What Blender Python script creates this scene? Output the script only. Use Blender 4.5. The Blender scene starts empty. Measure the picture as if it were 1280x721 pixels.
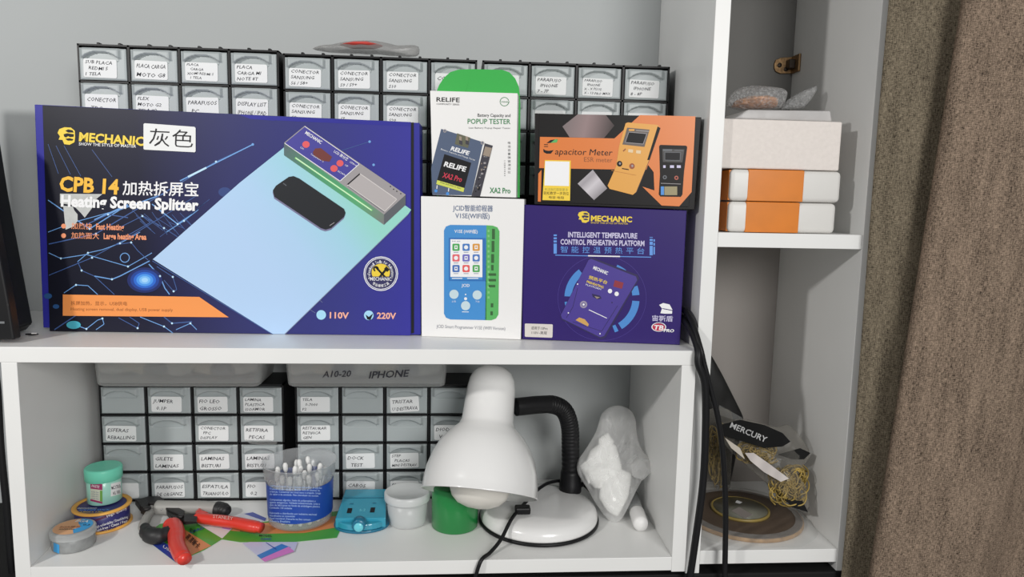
import bpy, bmesh, math, random
from mathutils import Vector, Matrix, noise
random.seed(7)
SC = bpy.context.scene
COL = SC.collection
# ------------------------------------------------------------------ camera, light, exposure
FPX = 896.9266
CAMP = Vector((.5073, -.8189, .4513))
RX, RY, RZ = -.1247, -.0212, -.0739
cam = bpy.data.cameras.new('camera'); camo = bpy.data.objects.new('camera', cam); COL.objects.link(camo)
ROT = Matrix.Rotation(RZ, 3, 'Z') @ Matrix.Rotation(RX, 3, 'X') @ Matrix.Rotation(RY, 3, 'Y')
_r, _f, _u = ROT.col[0], ROT.col[1], ROT.col[2]
camo.matrix_world = Matrix(((_r[0], _u[0], -_f[0], CAMP[0]), (_r[1], _u[1], -_f[1], CAMP[1]), (_r[2], _u[2], -_f[2], CAMP[2]), (0, 0, 0, 1)))
cam.sensor_fit = 'HORIZONTAL'; cam.sensor_width = 36; cam.lens = FPX / 1280 * 36; cam.clip_start = .01
SC.camera = camo
SC.view_settings.view_transform = 'Standard'; SC.view_settings.look = 'None'
SC.view_settings.gamma = 1; SC.view_settings.use_curve_mapping = False
SC.view_settings.exposure = -0.27
wd = bpy.data.worlds.new('world'); SC.world = wd; wd.use_nodes = True
wd.node_tree.nodes['Background'].inputs[0].default_value = (.97, .985, 1.0, 1)
wd.node_tree.nodes['Background'].inputs[1].default_value = .31
def area_light(name, loc, target, size, power, colr):
    l = bpy.data.lights.new(name, 'AREA'); l.shape = 'DISK'; l.size = size; l.energy = power; l.color = colr
    o = bpy.data.objects.new(name, l); COL.objects.link(o); o.location = loc
    o.rotation_euler = (Vector(target) - Vector(loc)).to_track_quat('-Z', 'Y').to_euler()
area_light('room_lamp', (-.42, -.85, .87), (.5, .1, .3), .075, 8.6, (1, .98, .95))
area_light('fill_light', (1.25, -2.4, 1.05), (.2, .1, .2), 1.0, 47, (1, .99, .97))  # broad soft fill added to brighten the left inner walls, no actual fixture

# ------------------------------------------------------------------ pixel -> point on a real plane
def ray(px, py):
    return ROT @ Vector(((px - 640) / FPX, 1, -(py - 360.5) / FPX))
def at(px, py, ax, v):
    d = ray(px, py); i = 'XYZ'.index(ax)
    return CAMP + d * ((v - CAMP[i]) / d[i])
class Plane:
    def __init__(s, o, n):
        s.o = Vector(o); s.n = Vector(n).normalized()
        if s.n.dot(CAMP - s.o) < 0: s.n = -s.n
    def p(s, px, py, lift=0):
        d = ray(px, py); o = s.o + s.n * lift
        return CAMP + d * ((o - CAMP).dot(s.n) / d.dot(s.n))
class Cyl:
    def __init__(s, x, y, r): s.c = Vector((x, y)); s.r = r
    def p(s, px, py, lift=0):
        d = ray(px, py); r = s.r + lift; o = Vector((CAMP.x, CAMP.y)) - s.c; e = Vector((d.x, d.y))
        a = e.dot(e); b = o.dot(e); c = o.dot(o) - r * r; q = b * b - a * c
        t = (-b - math.sqrt(max(q, 0))) / a
        return CAMP + d * t
# ------------------------------------------------------------------ materials
def lin(c): c /= 255.; return c / 12.92 if c <= .04045 else ((c + .055) / 1.055) ** 2.4
def S(*c): return tuple(lin(x) for x in c)
MATS = {}
def new_mat(name):
    m = bpy.data.materials.new(name); m.use_nodes = True; MATS[name] = m
    return m, m.node_tree, m.node_tree.nodes['Principled BSDF']
def mat(name, c, rough=.5, metal=0, spec=.5, noise_amt=.0, scale=30, bump=0, coat=0, trans=0, emit=None):
    if name in MATS: return MATS[name]
    m, nt, b = new_mat(name)
    b.inputs['Base Color'].default_value = (*c, 1); b.inputs['Roughness'].default_value = rough
    b.inputs['Metallic'].default_value = metal; b.inputs['Specular IOR Level'].default_value = spec
    if coat: b.inputs['Coat Weight'].default_value = coat; b.inputs['Coat Roughness'].default_value = .12
    if trans: b.inputs['Transmission Weight'].default_value = trans
    tc = nt.nodes.new('ShaderNodeTexCoord'); nz = nt.nodes.new('ShaderNodeTexNoise')
    nz.inputs['Scale'].default_value = scale; nz.inputs['Detail'].default_value = 4
    nt.links.new(tc.outputs['Object'], nz.inputs['Vector'])
    if noise_amt:
        r = nt.nodes.new('ShaderNodeValToRGB'); r.color_ramp.elements[0].position = .3; r.color_ramp.elements[1].position = .7
        r.color_ramp.elements[0].color = (*[x * (1 - noise_amt) for x in c], 1); r.color_ramp.elements[1].color = (*[min(1, x * (1 + noise_amt)) for x in c], 1)
        nt.links.new(nz.outputs['Fac'], r.inputs['Fac']); nt.links.new(r.outputs['Color'], b.inputs['Base Color'])
    if bump:
        bp = nt.nodes.new('ShaderNodeBump'); bp.inputs['Strength'].default_value = bump; bp.inputs['Distance'].default_value = .002
        nt.links.new(nz.outputs['Fac'], bp.inputs['Height']); nt.links.new(bp.outputs['Normal'], b.inputs['Normal'])
    return m
def film(name, c, alpha, rough=.15, spec=.5, bump=0, scale=60):
    """thin translucent plastic: alpha = how much the film itself covers"""
    if name in MATS: return MATS[name]
    m, nt, b = new_mat(name)
    b.inputs['Base Color'].default_value = (*c, 1); b.inputs['Roughness'].default_value = rough; b.inputs['Specular IOR Level'].default_value = spec
    t = nt.nodes.new('ShaderNodeBsdfTransparent'); mx = nt.nodes.new('ShaderNodeMixShader'); out = nt.nodes['Material Output']
    t.inputs[0].default_value = (*[min(1, .15 * x + .85) for x in c], 1)
    lw = nt.nodes.new('ShaderNodeLayerWeight'); lw.inputs[0].default_value = .22
    ma = nt.nodes.new('ShaderNodeMath'); ma.operation = 'MULTIPLY_ADD'; ma.inputs[1].default_value = (1 - alpha) * .55; ma.inputs[2].default_value = alpha; ma.use_clamp = True
    nt.links.new(lw.outputs['Facing'], ma.inputs[0]); nt.links.new(ma.outputs[0], mx.inputs[0])
    nt.links.new(t.outputs[0], mx.inputs[1]); nt.links.new(b.outputs[0], mx.inputs[2]); nt.links.new(mx.outputs[0], out.inputs[0])
    if bump:
        tc = nt.nodes.new('ShaderNodeTexCoord'); nz = nt.nodes.new('ShaderNodeTexNoise'); nz.inputs['Scale'].default_value = scale
        nt.links.new(tc.outputs['Object'], nz.inputs['Vector'])
        bp = nt.nodes.new('ShaderNodeBump'); bp.inputs['Strength'].default_value = bump; bp.inputs['Distance'].default_value = .004
        nt.links.new(nz.outputs['Fac'], bp.inputs['Height']); nt.links.new(bp.outputs['Normal'], b.inputs['Normal'])
    return m
def gradmat(name, a, b_, stops, rough=.45, coat=0):
    """printed colour that runs from point a to point b_ (object space)"""
    m, nt, b = new_mat(name); b.inputs['Roughness'].default_value = rough; b.inputs['Specular IOR Level'].default_value = .28
    if coat: b.inputs['Coat Weight'].default_value = coat
    a = Vector(a); d = Vector(b_) - a; d = d / d.dot(d)
    tc = nt.nodes.new('ShaderNodeTexCoord'); dp = nt.nodes.new('ShaderNodeVectorMath'); dp.operation = 'DOT_PRODUCT'; dp.inputs[1].default_value = d
    ad = nt.nodes.new('ShaderNodeMath'); ad.inputs[1].default_value = -a.dot(d)
    r = nt.nodes.new('ShaderNodeValToRGB'); el = r.color_ramp.elements
    while len(el) < len(stops): el.new(.5)
    for e, (t, c) in zip(el, stops): e.position = t; e.color = (*c, 1)
    nt.links.new(tc.outputs['Object'], dp.inputs[0]); nt.links.new(dp.outputs['Value'], ad.inputs[0])
    nt.links.new(ad.outputs[0], r.inputs['Fac']); nt.links.new(r.outputs['Color'], b.inputs['Base Color'])
    return m
def curtain_mat(name, c1, c2):
    m, nt, b = new_mat(name); b.inputs['Roughness'].default_value = .95; b.inputs['Specular IOR Level'].default_value = .1
    tc = nt.nodes.new('ShaderNodeTexCoord'); L = nt.links.new
    def nz(scale, vec, det=2):
        mp = nt.nodes.new('ShaderNodeMapping'); mp.inputs['Scale'].default_value = vec; L(tc.outputs['UV'], mp.inputs[0])
        n = nt.nodes.new('ShaderNodeTexNoise'); n.inputs['Scale'].default_value = scale; n.inputs['Detail'].default_value = det; L(mp.outputs[0], n.inputs['Vector']); return n
    v = nz(1, (1000, 170, 1)); h = nz(1, (230, 1100, 1)); g = nz(1, (1200, 1200, 1)); big = nz(1, (90, 14, 1))
    a1 = nt.nodes.new('ShaderNodeMath'); a1.operation = 'ADD'; L(v.outputs['Fac'], a1.inputs[0]); L(h.outputs['Fac'], a1.inputs[1])
    a2 = nt.nodes.new('ShaderNodeMath'); a2.operation = 'ADD'; L(a1.outputs[0], a2.inputs[0]); L(g.outputs['Fac'], a2.inputs[1])
    a3 = nt.nodes.new('ShaderNodeMath'); a3.operation = 'MULTIPLY_ADD'; L(big.outputs['Fac'], a3.inputs[0]); a3.inputs[1].default_value = .45; L(a2.outputs[0], a3.inputs[2])
    a4 = nt.nodes.new('ShaderNodeMath'); a4.operation = 'MULTIPLY'; L(a3.outputs[0], a4.inputs[0]); a4.inputs[1].default_value = 1 / 3.45
    r = nt.nodes.new('ShaderNodeValToRGB'); r.color_ramp.elements[0].position = .39; r.color_ramp.elements[1].position = .61
    r.color_ramp.elements[0].color = (*c1, 1); r.color_ramp.elements[1].color = (*c2, 1)
    L(a4.outputs[0], r.inputs['Fac']); L(r.outputs['Color'], b.inputs['Base Color'])
    bp = nt.nodes.new('ShaderNodeBump'); bp.inputs['Strength'].default_value = .5; bp.inputs['Distance'].default_value = .0008
    L(a2.outputs[0], bp.inputs['Height']); L(bp.outputs['Normal'], b.inputs['Normal'])
    return m
WHITE = mat('white_laminate', (.80, .80, .785), .38, noise_amt=.015, scale=12)
WALL = mat('wall_paint', (.435, .455, .455), .8, noise_amt=.03, scale=3)
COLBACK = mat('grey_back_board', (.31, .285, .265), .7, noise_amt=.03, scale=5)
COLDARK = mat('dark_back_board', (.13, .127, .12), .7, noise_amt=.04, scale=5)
DARK = mat('black_plastic', (.009, .009, .010), .45, spec=.3)
BLACKM = mat('black_matte', (.01, .01, .01), .7, spec=.2)
RUBBER = mat('black_rubber', (.008, .008, .009), .42, spec=.25)
GREY = mat('grey_drawer_plastic', S(166, 173, 174), .42, noise_amt=.02, scale=20)
PAPER = mat('white_paper', (.80, .81, .81), .7)
INK = mat('dark_ink', (.03, .03, .04), .7)
PRW = mat('print_white', (.85, .85, .86), .45)
PRY = mat('print_yellow', S(236, 205, 60), .45)
PRK = mat('print_black', (.010, .010, .012), .45, spec=.25)
# ------------------------------------------------------------------ mesh builder
TXT = {}
def text_geo(s, bold=0.0, res=2):
    k = (s, bold)
    if k not in TXT:
        c = bpy.data.curves.new('t', 'FONT'); c.body = s; c.size = 1; c.resolution_u = res; c.offset = bold
        o = bpy.data.objects.new('t', c); m = bpy.data.meshes.new_from_object(o)
        TXT[k] = ([v.co.copy() for v in m.vertices], [tuple(p.vertices) for p in m.polygons])
        bpy.data.objects.remove(o); bpy.data.curves.remove(c); bpy.data.meshes.remove(m)
    return TXT[k]
def root_loc(o):
    v = Vector((0, 0, 0))
    while o is not None: v = v + o.location; o = o.parent
    return v
class MB:
    def __init__(s): s.v = []; s.f = []; s.m = []; s.mats = []; s.sm = []; s.uv = None
    def mi(s, m):
        if m not in s.mats: s.mats.append(m)
        return s.mats.index(m)
    def add(s, vs, fs, m, smooth=False):
        b = len(s.v); i = s.mi(m); s.v += [Vector(x) for x in vs]
        for f in fs: s.f.append(tuple(b + k for k in f)); s.m.append(i); s.sm.append(smooth)
    def bm(s, bm_, m, smooth=False):
        bm_.verts.ensure_lookup_table(); bm_.verts.index_update()
        s.add([v.co.copy() for v in bm_.verts], [[v.index for v in f.verts] for f in bm_.faces], m, smooth); bm_.free()
    def hexa(s, c8, m, bev=0, seg=2, smooth=False):
        """c8: 4 front corners then 4 back corners, each ring BL BR TR TL"""
        b = bmesh.new(); vs = [b.verts.new(x) for x in c8]
        for q in ((0, 1, 2, 3), (5, 4, 7, 6), (4, 0, 3, 7), (1, 5, 6, 2), (3, 2, 6, 7), (4, 5, 1, 0)): b.faces.new([vs[k] for k in q])
        if bev: bmesh.ops.bevel(b, geom=b.edges[:], offset=bev, segments=seg, profile=.5, affect='EDGES')
        s.bm(b, m, smooth)
    def box(s, lo, hi, m, bev=0, seg=2, smooth=False):
        x0, y0, z0 = lo; x1, y1, z1 = hi
        s.hexa([(x0, y0, z0), (x1, y0, z0), (x1, y0, z1), (x0, y0, z1), (x0, y1, z0), (x1, y1, z0), (x1, y1, z1), (x0, y1, z1)], m, bev, seg, smooth)
    def prism(s, pts, d, m, bev=0, seg=2, smooth=False):
        """closed polygon of 3-D points pushed along d"""
        b = bmesh.new(); d = Vector(d); n = len(pts)
        a = [b.verts.new(p) for p in pts]; c = [b.verts.new(Vector(p) + d) for p in pts]
        b.faces.new(a); b.faces.new(c[::-1])
        for i in range(n): b.faces.new([a[(i + 1) % n], a[i], c[i], c[(i + 1) % n]])
        bmesh.ops.recalc_face_normals(b, faces=b.faces[:])
        if bev: bmesh.ops.bevel(b, geom=b.edges[:], offset=bev, segments=seg, profile=.5, affect='EDGES')
        s.bm(b, m, smooth)
    def lathe(s, prof, o, m, n=48, axis=None, smooth=True, squash=1.0, closed=False):
        """prof: (radius, height) along axis from point o"""
        ax = Vector(axis or (0, 0, 1)).normalized(); q = Vector((0, 0, 1)).rotation_difference(ax)
        vs = []; fs = []; o = Vector(o)
        for r, h in prof:
            for k in range(n):
                t = 2 * math.pi * k / n; vs.append(o + q @ Vector((r * math.cos(t), r * math.sin(t) * squash, h)))
        L = len(prof)
        for i in range(L - 1 if not closed else L):
            j = (i + 1) % L
            for k in range(n): fs.append((i * n + k, i * n + (k + 1) % n, j * n + (k + 1) % n, j * n + k))
        if not closed:
            if prof[0][0] > 1e-5: fs.append(tuple(range(n))[::-1])
            if prof[-1][0] > 1e-5: fs.append(tuple((L - 1) * n + k for k in range(n)))
        s.add(vs, fs, m, smooth)
    def tube(s, pts, r, m, n=10, smooth_path=True, flat=1.0, taper=None):
        pts = [Vector(p) for p in pts]
        if smooth_path and len(pts) > 2:
            P = [pts[0] * 2 - pts[1]] + pts + [pts[-1] * 2 - pts[-2]]; out = []
            for i in range(1, len(P) - 2):
                for k in range(8):
                    t = k / 8; a, b, c, d = P[i - 1], P[i], P[i + 1], P[i + 2]
                    out.append(.5 * ((2 * b) + (c - a) * t + (2 * a - 5 * b + 4 * c - d) * t * t + (3 * b - a - 3 * c + d) * t ** 3))
            pts = out + [pts[-1]]
        vs = []; fs = []; N = len(pts); up = Vector((0, 0, 1)); prev = None
        for i, p in enumerate(pts):
            t = (pts[min(i + 1, N - 1)] - pts[max(i - 1, 0)]).normalized()
            if prev is None: prev = t.cross(up if abs(t.z) < .9 else Vector((0, 1, 0))).normalized()
            a = (prev - t * prev.dot(t)).normalized(); b = t.cross(a); prev = a
            rr = r if taper is None else r * taper[min(len(taper) - 1, int(i * len(taper) / N))]
            for k in range(n):
                w = 2 * math.pi * k / n; vs.append(p + a * math.cos(w) * rr + b * math.sin(w) * rr * flat)
        for i in range(N - 1):
            for k in range(n): fs.append((i * n + k, i * n + (k + 1) % n, (i + 1) * n + (k + 1) % n, (i + 1) * n + k))
        fs.append(tuple(range(n))[::-1]); fs.append(tuple((N - 1) * n + k for k in range(n)))
        s.add(vs, fs, m, True)
    # ---- printing on a surface, coordinates given in the photograph and dropped onto the real surface
    def poly(s, F, pts, m, lift=.0003): s.add([F.p(x, y, lift) for x, y in pts], [tuple(range(len(pts)))], m)
    def rect(s, F, x0, y0, x1, y1, m, lift=.0003, sl=0): s.poly(F, [(x0, y0), (x1, y0 + sl * (x1 - x0)), (x1, y1 + sl * (x1 - x0)), (x0, y1)], m, lift)
    def wrap(s, F, pts4, m, lift=.0003, n=16):
        a, b, c, d = pts4; vs = []
        for i in range(n + 1):
            t = i / n; vs.append(F.p(a[0] + (b[0] - a[0]) * t, a[1] + (b[1] - a[1]) * t, lift)); vs.append(F.p(d[0] + (c[0] - d[0]) * t, d[1] + (c[1] - d[1]) * t, lift))
        s.add(vs, [(2 * i, 2 * i + 2, 2 * i + 3, 2 * i + 1) for i in range(n)], m, True)
    def disc(s, F, cx, cy, rx, ry, m, lift=.0003, n=28): s.poly(F, [(cx + rx * math.cos(2 * math.pi * k / n), cy + ry * math.sin(2 * math.pi * k / n)) for k in range(n)], m, lift)
    def arc(s, F, cx, cy, r0, r1, a0, a1, m, lift=.0003, n=24, sq=1.0):
        vs = []
        for i in range(n + 1):
            t = math.radians(a0 + (a1 - a0) * i / n)
            for r in (r0, r1): vs.append(F.p(cx + r * math.cos(t), cy - r * math.sin(t) * sq, lift))
        s.add(vs, [(2 * i, 2 * i + 2, 2 * i + 3, 2 * i + 1) for i in range(n)], m)
    def line(s, F, pts, w, m, lift=.0003):
        for (x0, y0), (x1, y1) in zip(pts, pts[1:]):
            L = math.hypot(x1 - x0, y1 - y0) or 1; nx, ny = -(y1 - y0) / L * w / 2, (x1 - x0) / L * w / 2
            s.poly(F, [(x0 + nx, y0 + ny), (x1 + nx, y1 + ny), (x1 - nx, y1 - ny), (x0 - nx, y0 - ny)], m, lift)
    def text(s, F, t, x0, y0, x1, y1, h, m, lift=.0005, bold=0.0, shear=0.0, up=None, cjk=False):
        vs, fs = text_geo(t, bold)
        if not vs: return
        a = min(v.x for v in vs); b = max(v.x for v in vs)
        lo, hi = (-.08, .845) if cjk else (0, .69)
        L = math.hypot(x1 - x0, y1 - y0); ux, uy = up or ((y1 - y0) / L, -(x1 - x0) / L)
        out = []
        for v in vs:
            q = (v.y - lo) / (hi - lo); u = (v.x - a) / (b - a)
            x = x0 + (x1 - x0) * u + (ux * q + (x1 - x0) / L * shear * q) * h
            y = y0 + (y1 - y0) * u + (uy * q + (y1 - y0) / L * shear * q) * h
            out.append(F.p(x, y, lift))
        s.add(out, fs, m)
    def build(s, name, parent=None, auto=True):
        off = root_loc(parent)
        me = bpy.data.meshes.new(name); me.from_pydata([v - off for v in s.v], [], s.f)
        for m in s.mats: me.materials.append(m)
        me.polygons.foreach_set('material_index', s.m); me.polygons.foreach_set('use_smooth', s.sm)
        me.validate(); me.update()
        o = bpy.data.objects.new(name, me); COL.objects.link(o)
        if parent is not None: o.parent = parent
        return o
def thing(name, label, cat, loc, group=None):
    o = bpy.data.objects.new(name, None); o.empty_display_size = .02; COL.objects.link(o); o.location = loc
    return tag(o, label, cat, group)
def tag(o, label, cat, group=None):
    o['label'] = label; o['category'] = cat
    if group: o['group'] = group
    return o
def structure(o): o['kind'] = 'structure'; return o
def settle(o):
    """moves a one-mesh thing's origin to the middle of its base"""
    vs = o.data.vertices; lo = Vector((min(v.co.x for v in vs), min(v.co.y for v in vs), min(v.co.z for v in vs))); hx = max(v.co.x for v in vs); hy = max(v.co.y for v in vs)
    c = Vector(((lo.x + hx) / 2, (lo.y + hy) / 2, lo.z))
    for v in vs: v.co -= c
    o.location = c; return o
def pillow(mb, pts, center, nrm, thick, m, back=None, rings=7, N=56, wr=0.0, ws=40, power=.5, seed=0):
    """soft closed body: outline of 3-D points (star-shaped about center), bulging by thick along nrm (and back the other way)"""
    back = thick if back is None else back; nrm = Vector(nrm).normalized(); center = Vector(center)
    pts = [Vector(p) for p in pts]; L = [0]
    for i in range(len(pts)): L.append(L[-1] + (pts[(i + 1) % len(pts)] - pts[i]).length)
    ring = []
    for k in range(N):
        d = L[-1] * k / N; i = max(j for j in range(len(pts)) if L[j] <= d + 1e-12); t = (d - L[i]) / (L[i + 1] - L[i] + 1e-12)
        ring.append(pts[i].lerp(pts[(i + 1) % len(pts)], t))
    ring = [(ring[k - 1] + ring[k] * 2 + ring[(k + 1) % N]) / 4 for k in range(N)]
    def side(sg, th):
        vs = []
        for j in range(rings + 1):
            q = j / rings; sc = math.cos(q * math.pi / 2) if power == .5 else 1 - q
            for k in range(N):
                p = center.lerp(ring[k], sc); hgt = th * (math.sin(q * math.pi / 2) if power == .5 else q ** power)
                if wr and j: hgt += wr * noise.noise(p * ws + Vector((seed, seed, sg))) * min(1, q * 2.5)
                vs.append(p + nrm * hgt * sg)
        return vs
    A = side(1, thick); B = side(-1, back); fs = []; off = (rings + 1) * N
    for j in range(rings):
        for k in range(N):
            a, b, c, d = j * N + k, j * N + (k + 1) % N, (j + 1) * N + (k + 1) % N, (j + 1) * N + k
            fs.append((a, b, c, d)); fs.append((off + a, off + d, off + c, off + b))
    bm_ = bmesh.new(); vv = [bm_.verts.new(v) for v in A + B]
    for f in fs: bm_.faces.new([vv[i] for i in f])
    bmesh.ops.remove_doubles(bm_, verts=bm_.verts[:], dist=1e-6)
    bmesh.ops.recalc_face_normals(bm_, faces=bm_.faces[:])
    mb.bm(bm_, m, True)
# ------------------------------------------------------------------ key levels of the furniture
XL0, XL1, XR0, XR1 = 0.0, .0171, .7727, .79            # low cabinet side panels
ZT, ZTB, ZB, ZBB = .2763, .2587, .0173, 0.0            # its top board and bottom board
C1, C2, C3, C4, YC, YCB = .7948, .8128, .9917, 1.0095, .0139, .2354   # tall shelf unit
S1, S2, S3, S4 = .4166, .3993, .0174, -.0003
YW = .2500                                              # wall
# ------------------------------------------------------------------ setting
def slab(name, lo, hi, m):
    b = MB(); b.box(lo, hi, m); return structure(b.build(name))
slab('wall_back', (-1.6, YW, -.80), (2.2, YW + .1, 1.9), WALL)
slab('floor', (-1.6, -2.2, -.85), (2.2, YW, -.80), mat('floor_tile', (.45, .44, .42), .5, noise_amt=.05, scale=6))
# ------------------------------------------------------------------ work table under the cabinets
t = thing('table', 'black table top that the white cabinets stand on', 'table', (.4, .12, -.8))
b = MB(); b.box((-.3, .012, -.045), (1.25, .2495, -.012), BLACKM, .002); b.build('table_top', t)
for x in (-.26, 1.18):
    for y in (.04, .2): b = MB(); b.box((x, y, -.8), (x + .04, y + .04, -.0455), BLACKM, .002); b.build('leg', t)
# ------------------------------------------------------------------ low white cabinet
t = thing('cabinet', 'low open white cabinet with thick top board, left of the tall shelf unit', 'cabinet', (.395, .12, -.012))
b = MB(); b.box((-.17, 0, ZTB), (XR1 + .0035, .2495, ZT), WHITE, .0006); b.build('top_board', t)
b = MB()                                                               # this panel stands a little out of square
b.hexa([(XL0, .0004, -.002), (XL1, .0004, -.002), (XL1, .0004, ZTB - .0001), (XL0, .0004, ZTB - .0001), (-.022, .2495, -.002), (-.005, .2495, -.002), (-.005, .2495, ZTB - .0001), (-.022, .2495, ZTB - .0001)], WHITE, .0005); b.build('side_panel', t)
b = MB(); b.box((XR0, .0004, -.002), (XR1, .2495, ZTB - .0001), WHITE, .0005); b.build('side_panel', t)
b = MB(); b.hexa([(XL1 + .0001, .0002, ZBB), (XR0 - .0001, .0002, ZBB), (XR0 - .0001, .0002, ZB), (XL1 + .0001, .0002, ZB), (-.0048, .2495, ZBB), (XR0 - .0001, .2495, ZBB), (XR0 - .0001, .2495, ZB), (-.0048, .2495, ZB)], WHITE, .0005); b.build('bottom_board', t)
for x in (.003, .774):
    for y in (.03, .2): b = MB(); b.lathe([(.006, 0), (.006, .0098)], (x + .006, y, -.0119), BLACKM, 16); b.build('foot', t)
# ------------------------------------------------------------------ tall shelf unit
t = thing('shelf_unit', 'tall narrow white shelf unit with hinge, between the cabinet and the curtain', 'shelf unit', (.9, .12, -.012))
for x0, x1 in ((C1, C2), (C3, C4)): b = MB(); b.box((x0, YC, -.0119), (x1, .2495, 1.3), WHITE, .0005); b.build('side_panel', t)
for z0, z1, nm in ((S2, S1, 'shelf'), (S4, S3, 'shelf'), (.80, .8175, 'shelf')):
    b = MB(); b.box((C2 + .0001, YC + .0006, z0), (C3 - .0001, YCB - .0001, z1), WHITE, .0005); b.build(nm, t)
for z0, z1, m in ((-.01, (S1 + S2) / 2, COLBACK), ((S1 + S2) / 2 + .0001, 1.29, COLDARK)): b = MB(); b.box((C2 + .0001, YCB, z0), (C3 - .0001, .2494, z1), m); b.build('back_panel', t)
# concealed hinge in the back corner
BRASS = mat('aged_brass', S(150, 120, 85), .4, metal=.7, noise_amt=.4, scale=250)
hg = MB(); F = Plane((0, YCB, 0), (0, 1, 0)); zc = at(980, 82, 'Y', YCB)
pts = []
for px, py in ((967, 80), (969, 75), (975, 72.5), (989, 71.5), (989, 92), (975, 92.5), (969, 90), (967, 86)): pts.append(F.p(px, py, .0002))
hg.prism(pts, (0, -.003, 0), BRASS, .0006)
xz = [at(991, 71, 'Y', YCB).z, at(991, 93, 'Y', YCB).z]
hg.box((C3 - .0035, YCB - .026, xz[1]), (C3 - .0004, YCB - .001, xz[0]), BRASS, .001)
hg.box((C3 - .012, YCB - .016, xz[1] + .006), (C3 - .0036, YCB - .003, xz[0] - .006), mat('dark_steel', S(60, 52, 45), .4, metal=.6), .001)
for px, py in ((973, 82), (985, 78), (981, 87)):
    c = F.p(px, py, 0); hg.lathe([(.0032, 0), (.0032, .0012), (.001, .0008)], c + Vector((0, -.0032, 0)), MATS['dark_steel'], 16, axis=(0, -1, 0))
hg.build('hinge', t)
# ------------------------------------------------------------------ drawer organizers
def drawer_mesh(w, h, dep, name):
    nx, nz_ = 44, 34; vs = []; fs = []
    for j in range(nz_ + 1):
        for i in range(nx + 1):
            u, v = i / nx, j / nz_; y = 0.0
            c = (u - .47) / .37
            arch = .69 + .19 * (1 - c * c) if abs(c) < 1 else .70
            lipw = max(0, min(1, (.5 - abs(u - .5)) / .06 - .4)) 
            if abs(c) < 1 and v < arch and v > .60:
                k = (v - .60) / (arch - .60 + 1e-6); y = .014 * k ** .4          # finger scoop
            elif abs(c) < 1.16 and v >= arch - .02:
                y = -.0042 * min(1, (1.16 - abs(c)) / .12)                          # lip over it
                if v > .965: y *= .6
            e = min(u, 1 - u, v, 1 - v)
            if e < .022: y += .0012
            vs.append(Vector((u * w, y, v * h)))
    n = nx + 1
    for j in range(nz_):
        for i in range(nx): fs.append((j * n + i, j * n + i + 1, (j + 1) * n + i + 1, (j + 1) * n + i))
    b = MB(); b.add(vs, fs, GREY, True)
    b.box((.0006, .0022, .0006), (w - .0006, dep, h - .0006), GREY)
    me = bpy.data.meshes.new(name); me.from_pydata(b.v, [], b.f); me.materials.append(GREY)
    me.polygons.foreach_set('use_smooth', b.sm); me.update(); return me
def paper_label(lines, w, h, parent, tilt=0.0, hold=1.0):
    """hand-written sticker on a drawer front, in the drawer's own space"""
    b = MB(); x0, x1, z0, z1 = .09 * w, .80 * w, .07 * h, .655 * h; r = .0022; P = []
    for cx, cz, a in ((x1 - r, z0 + r, -90), (x1 - r, z1 - r, 0), (x0 + r, z1 - r, 90), (x0 + r, z0 + r, 180)):
        for k in range(5): t_ = math.radians(a + k * 22.5); P.append((cx + r * math.cos(t_), cz + r * math.sin(t_)))
    cx, cz = (x0 + x1) / 2, (z0 + z1) / 2
    def T(x, z, y): dx, dz = x - cx, z - cz; return Vector((cx + dx * math.cos(tilt) - dz * math.sin(tilt), y, cz + dx * math.sin(tilt) + dz * math.cos(tilt)))
    b.add([T(x, z, -.0007) for x, z in P], [tuple(range(len(P)))], PAPER)
    b.add([T(x, z, -.0002) for x, z in P], [tuple(range(len(P)))[::-1]], PAPER)
    n = len(lines); rowh = (z1 - z0) * .94 / max(n, 2)
    for i, s in enumerate(lines):
        if not s: continue
        vs, fs = text_geo(s, .006, 1); a = min(v.x for v in vs); e = max(v.x for v in vs)
        hh = min(.0048, rowh * .56); wid = min((x1 - x0) * .88, (e - a) * hh / .69 * 1.12); sx = wid / (e - a)
        ind = x0 + .0022 + (.004 if i % 2 else 0) * (wid < (x1 - x0) * .6); zz = z1 - rowh * (i + .86)
        b.add([T(ind + (v.x - a) * sx + v.y * hh * .32, zz + v.y / .69 * hh + .0004 * math.sin(v.x * 1.3 + i * 2), -.0009) for v in vs], fs, INK)
    o = b.build('paper_label', None); o.parent = parent; return o
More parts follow.
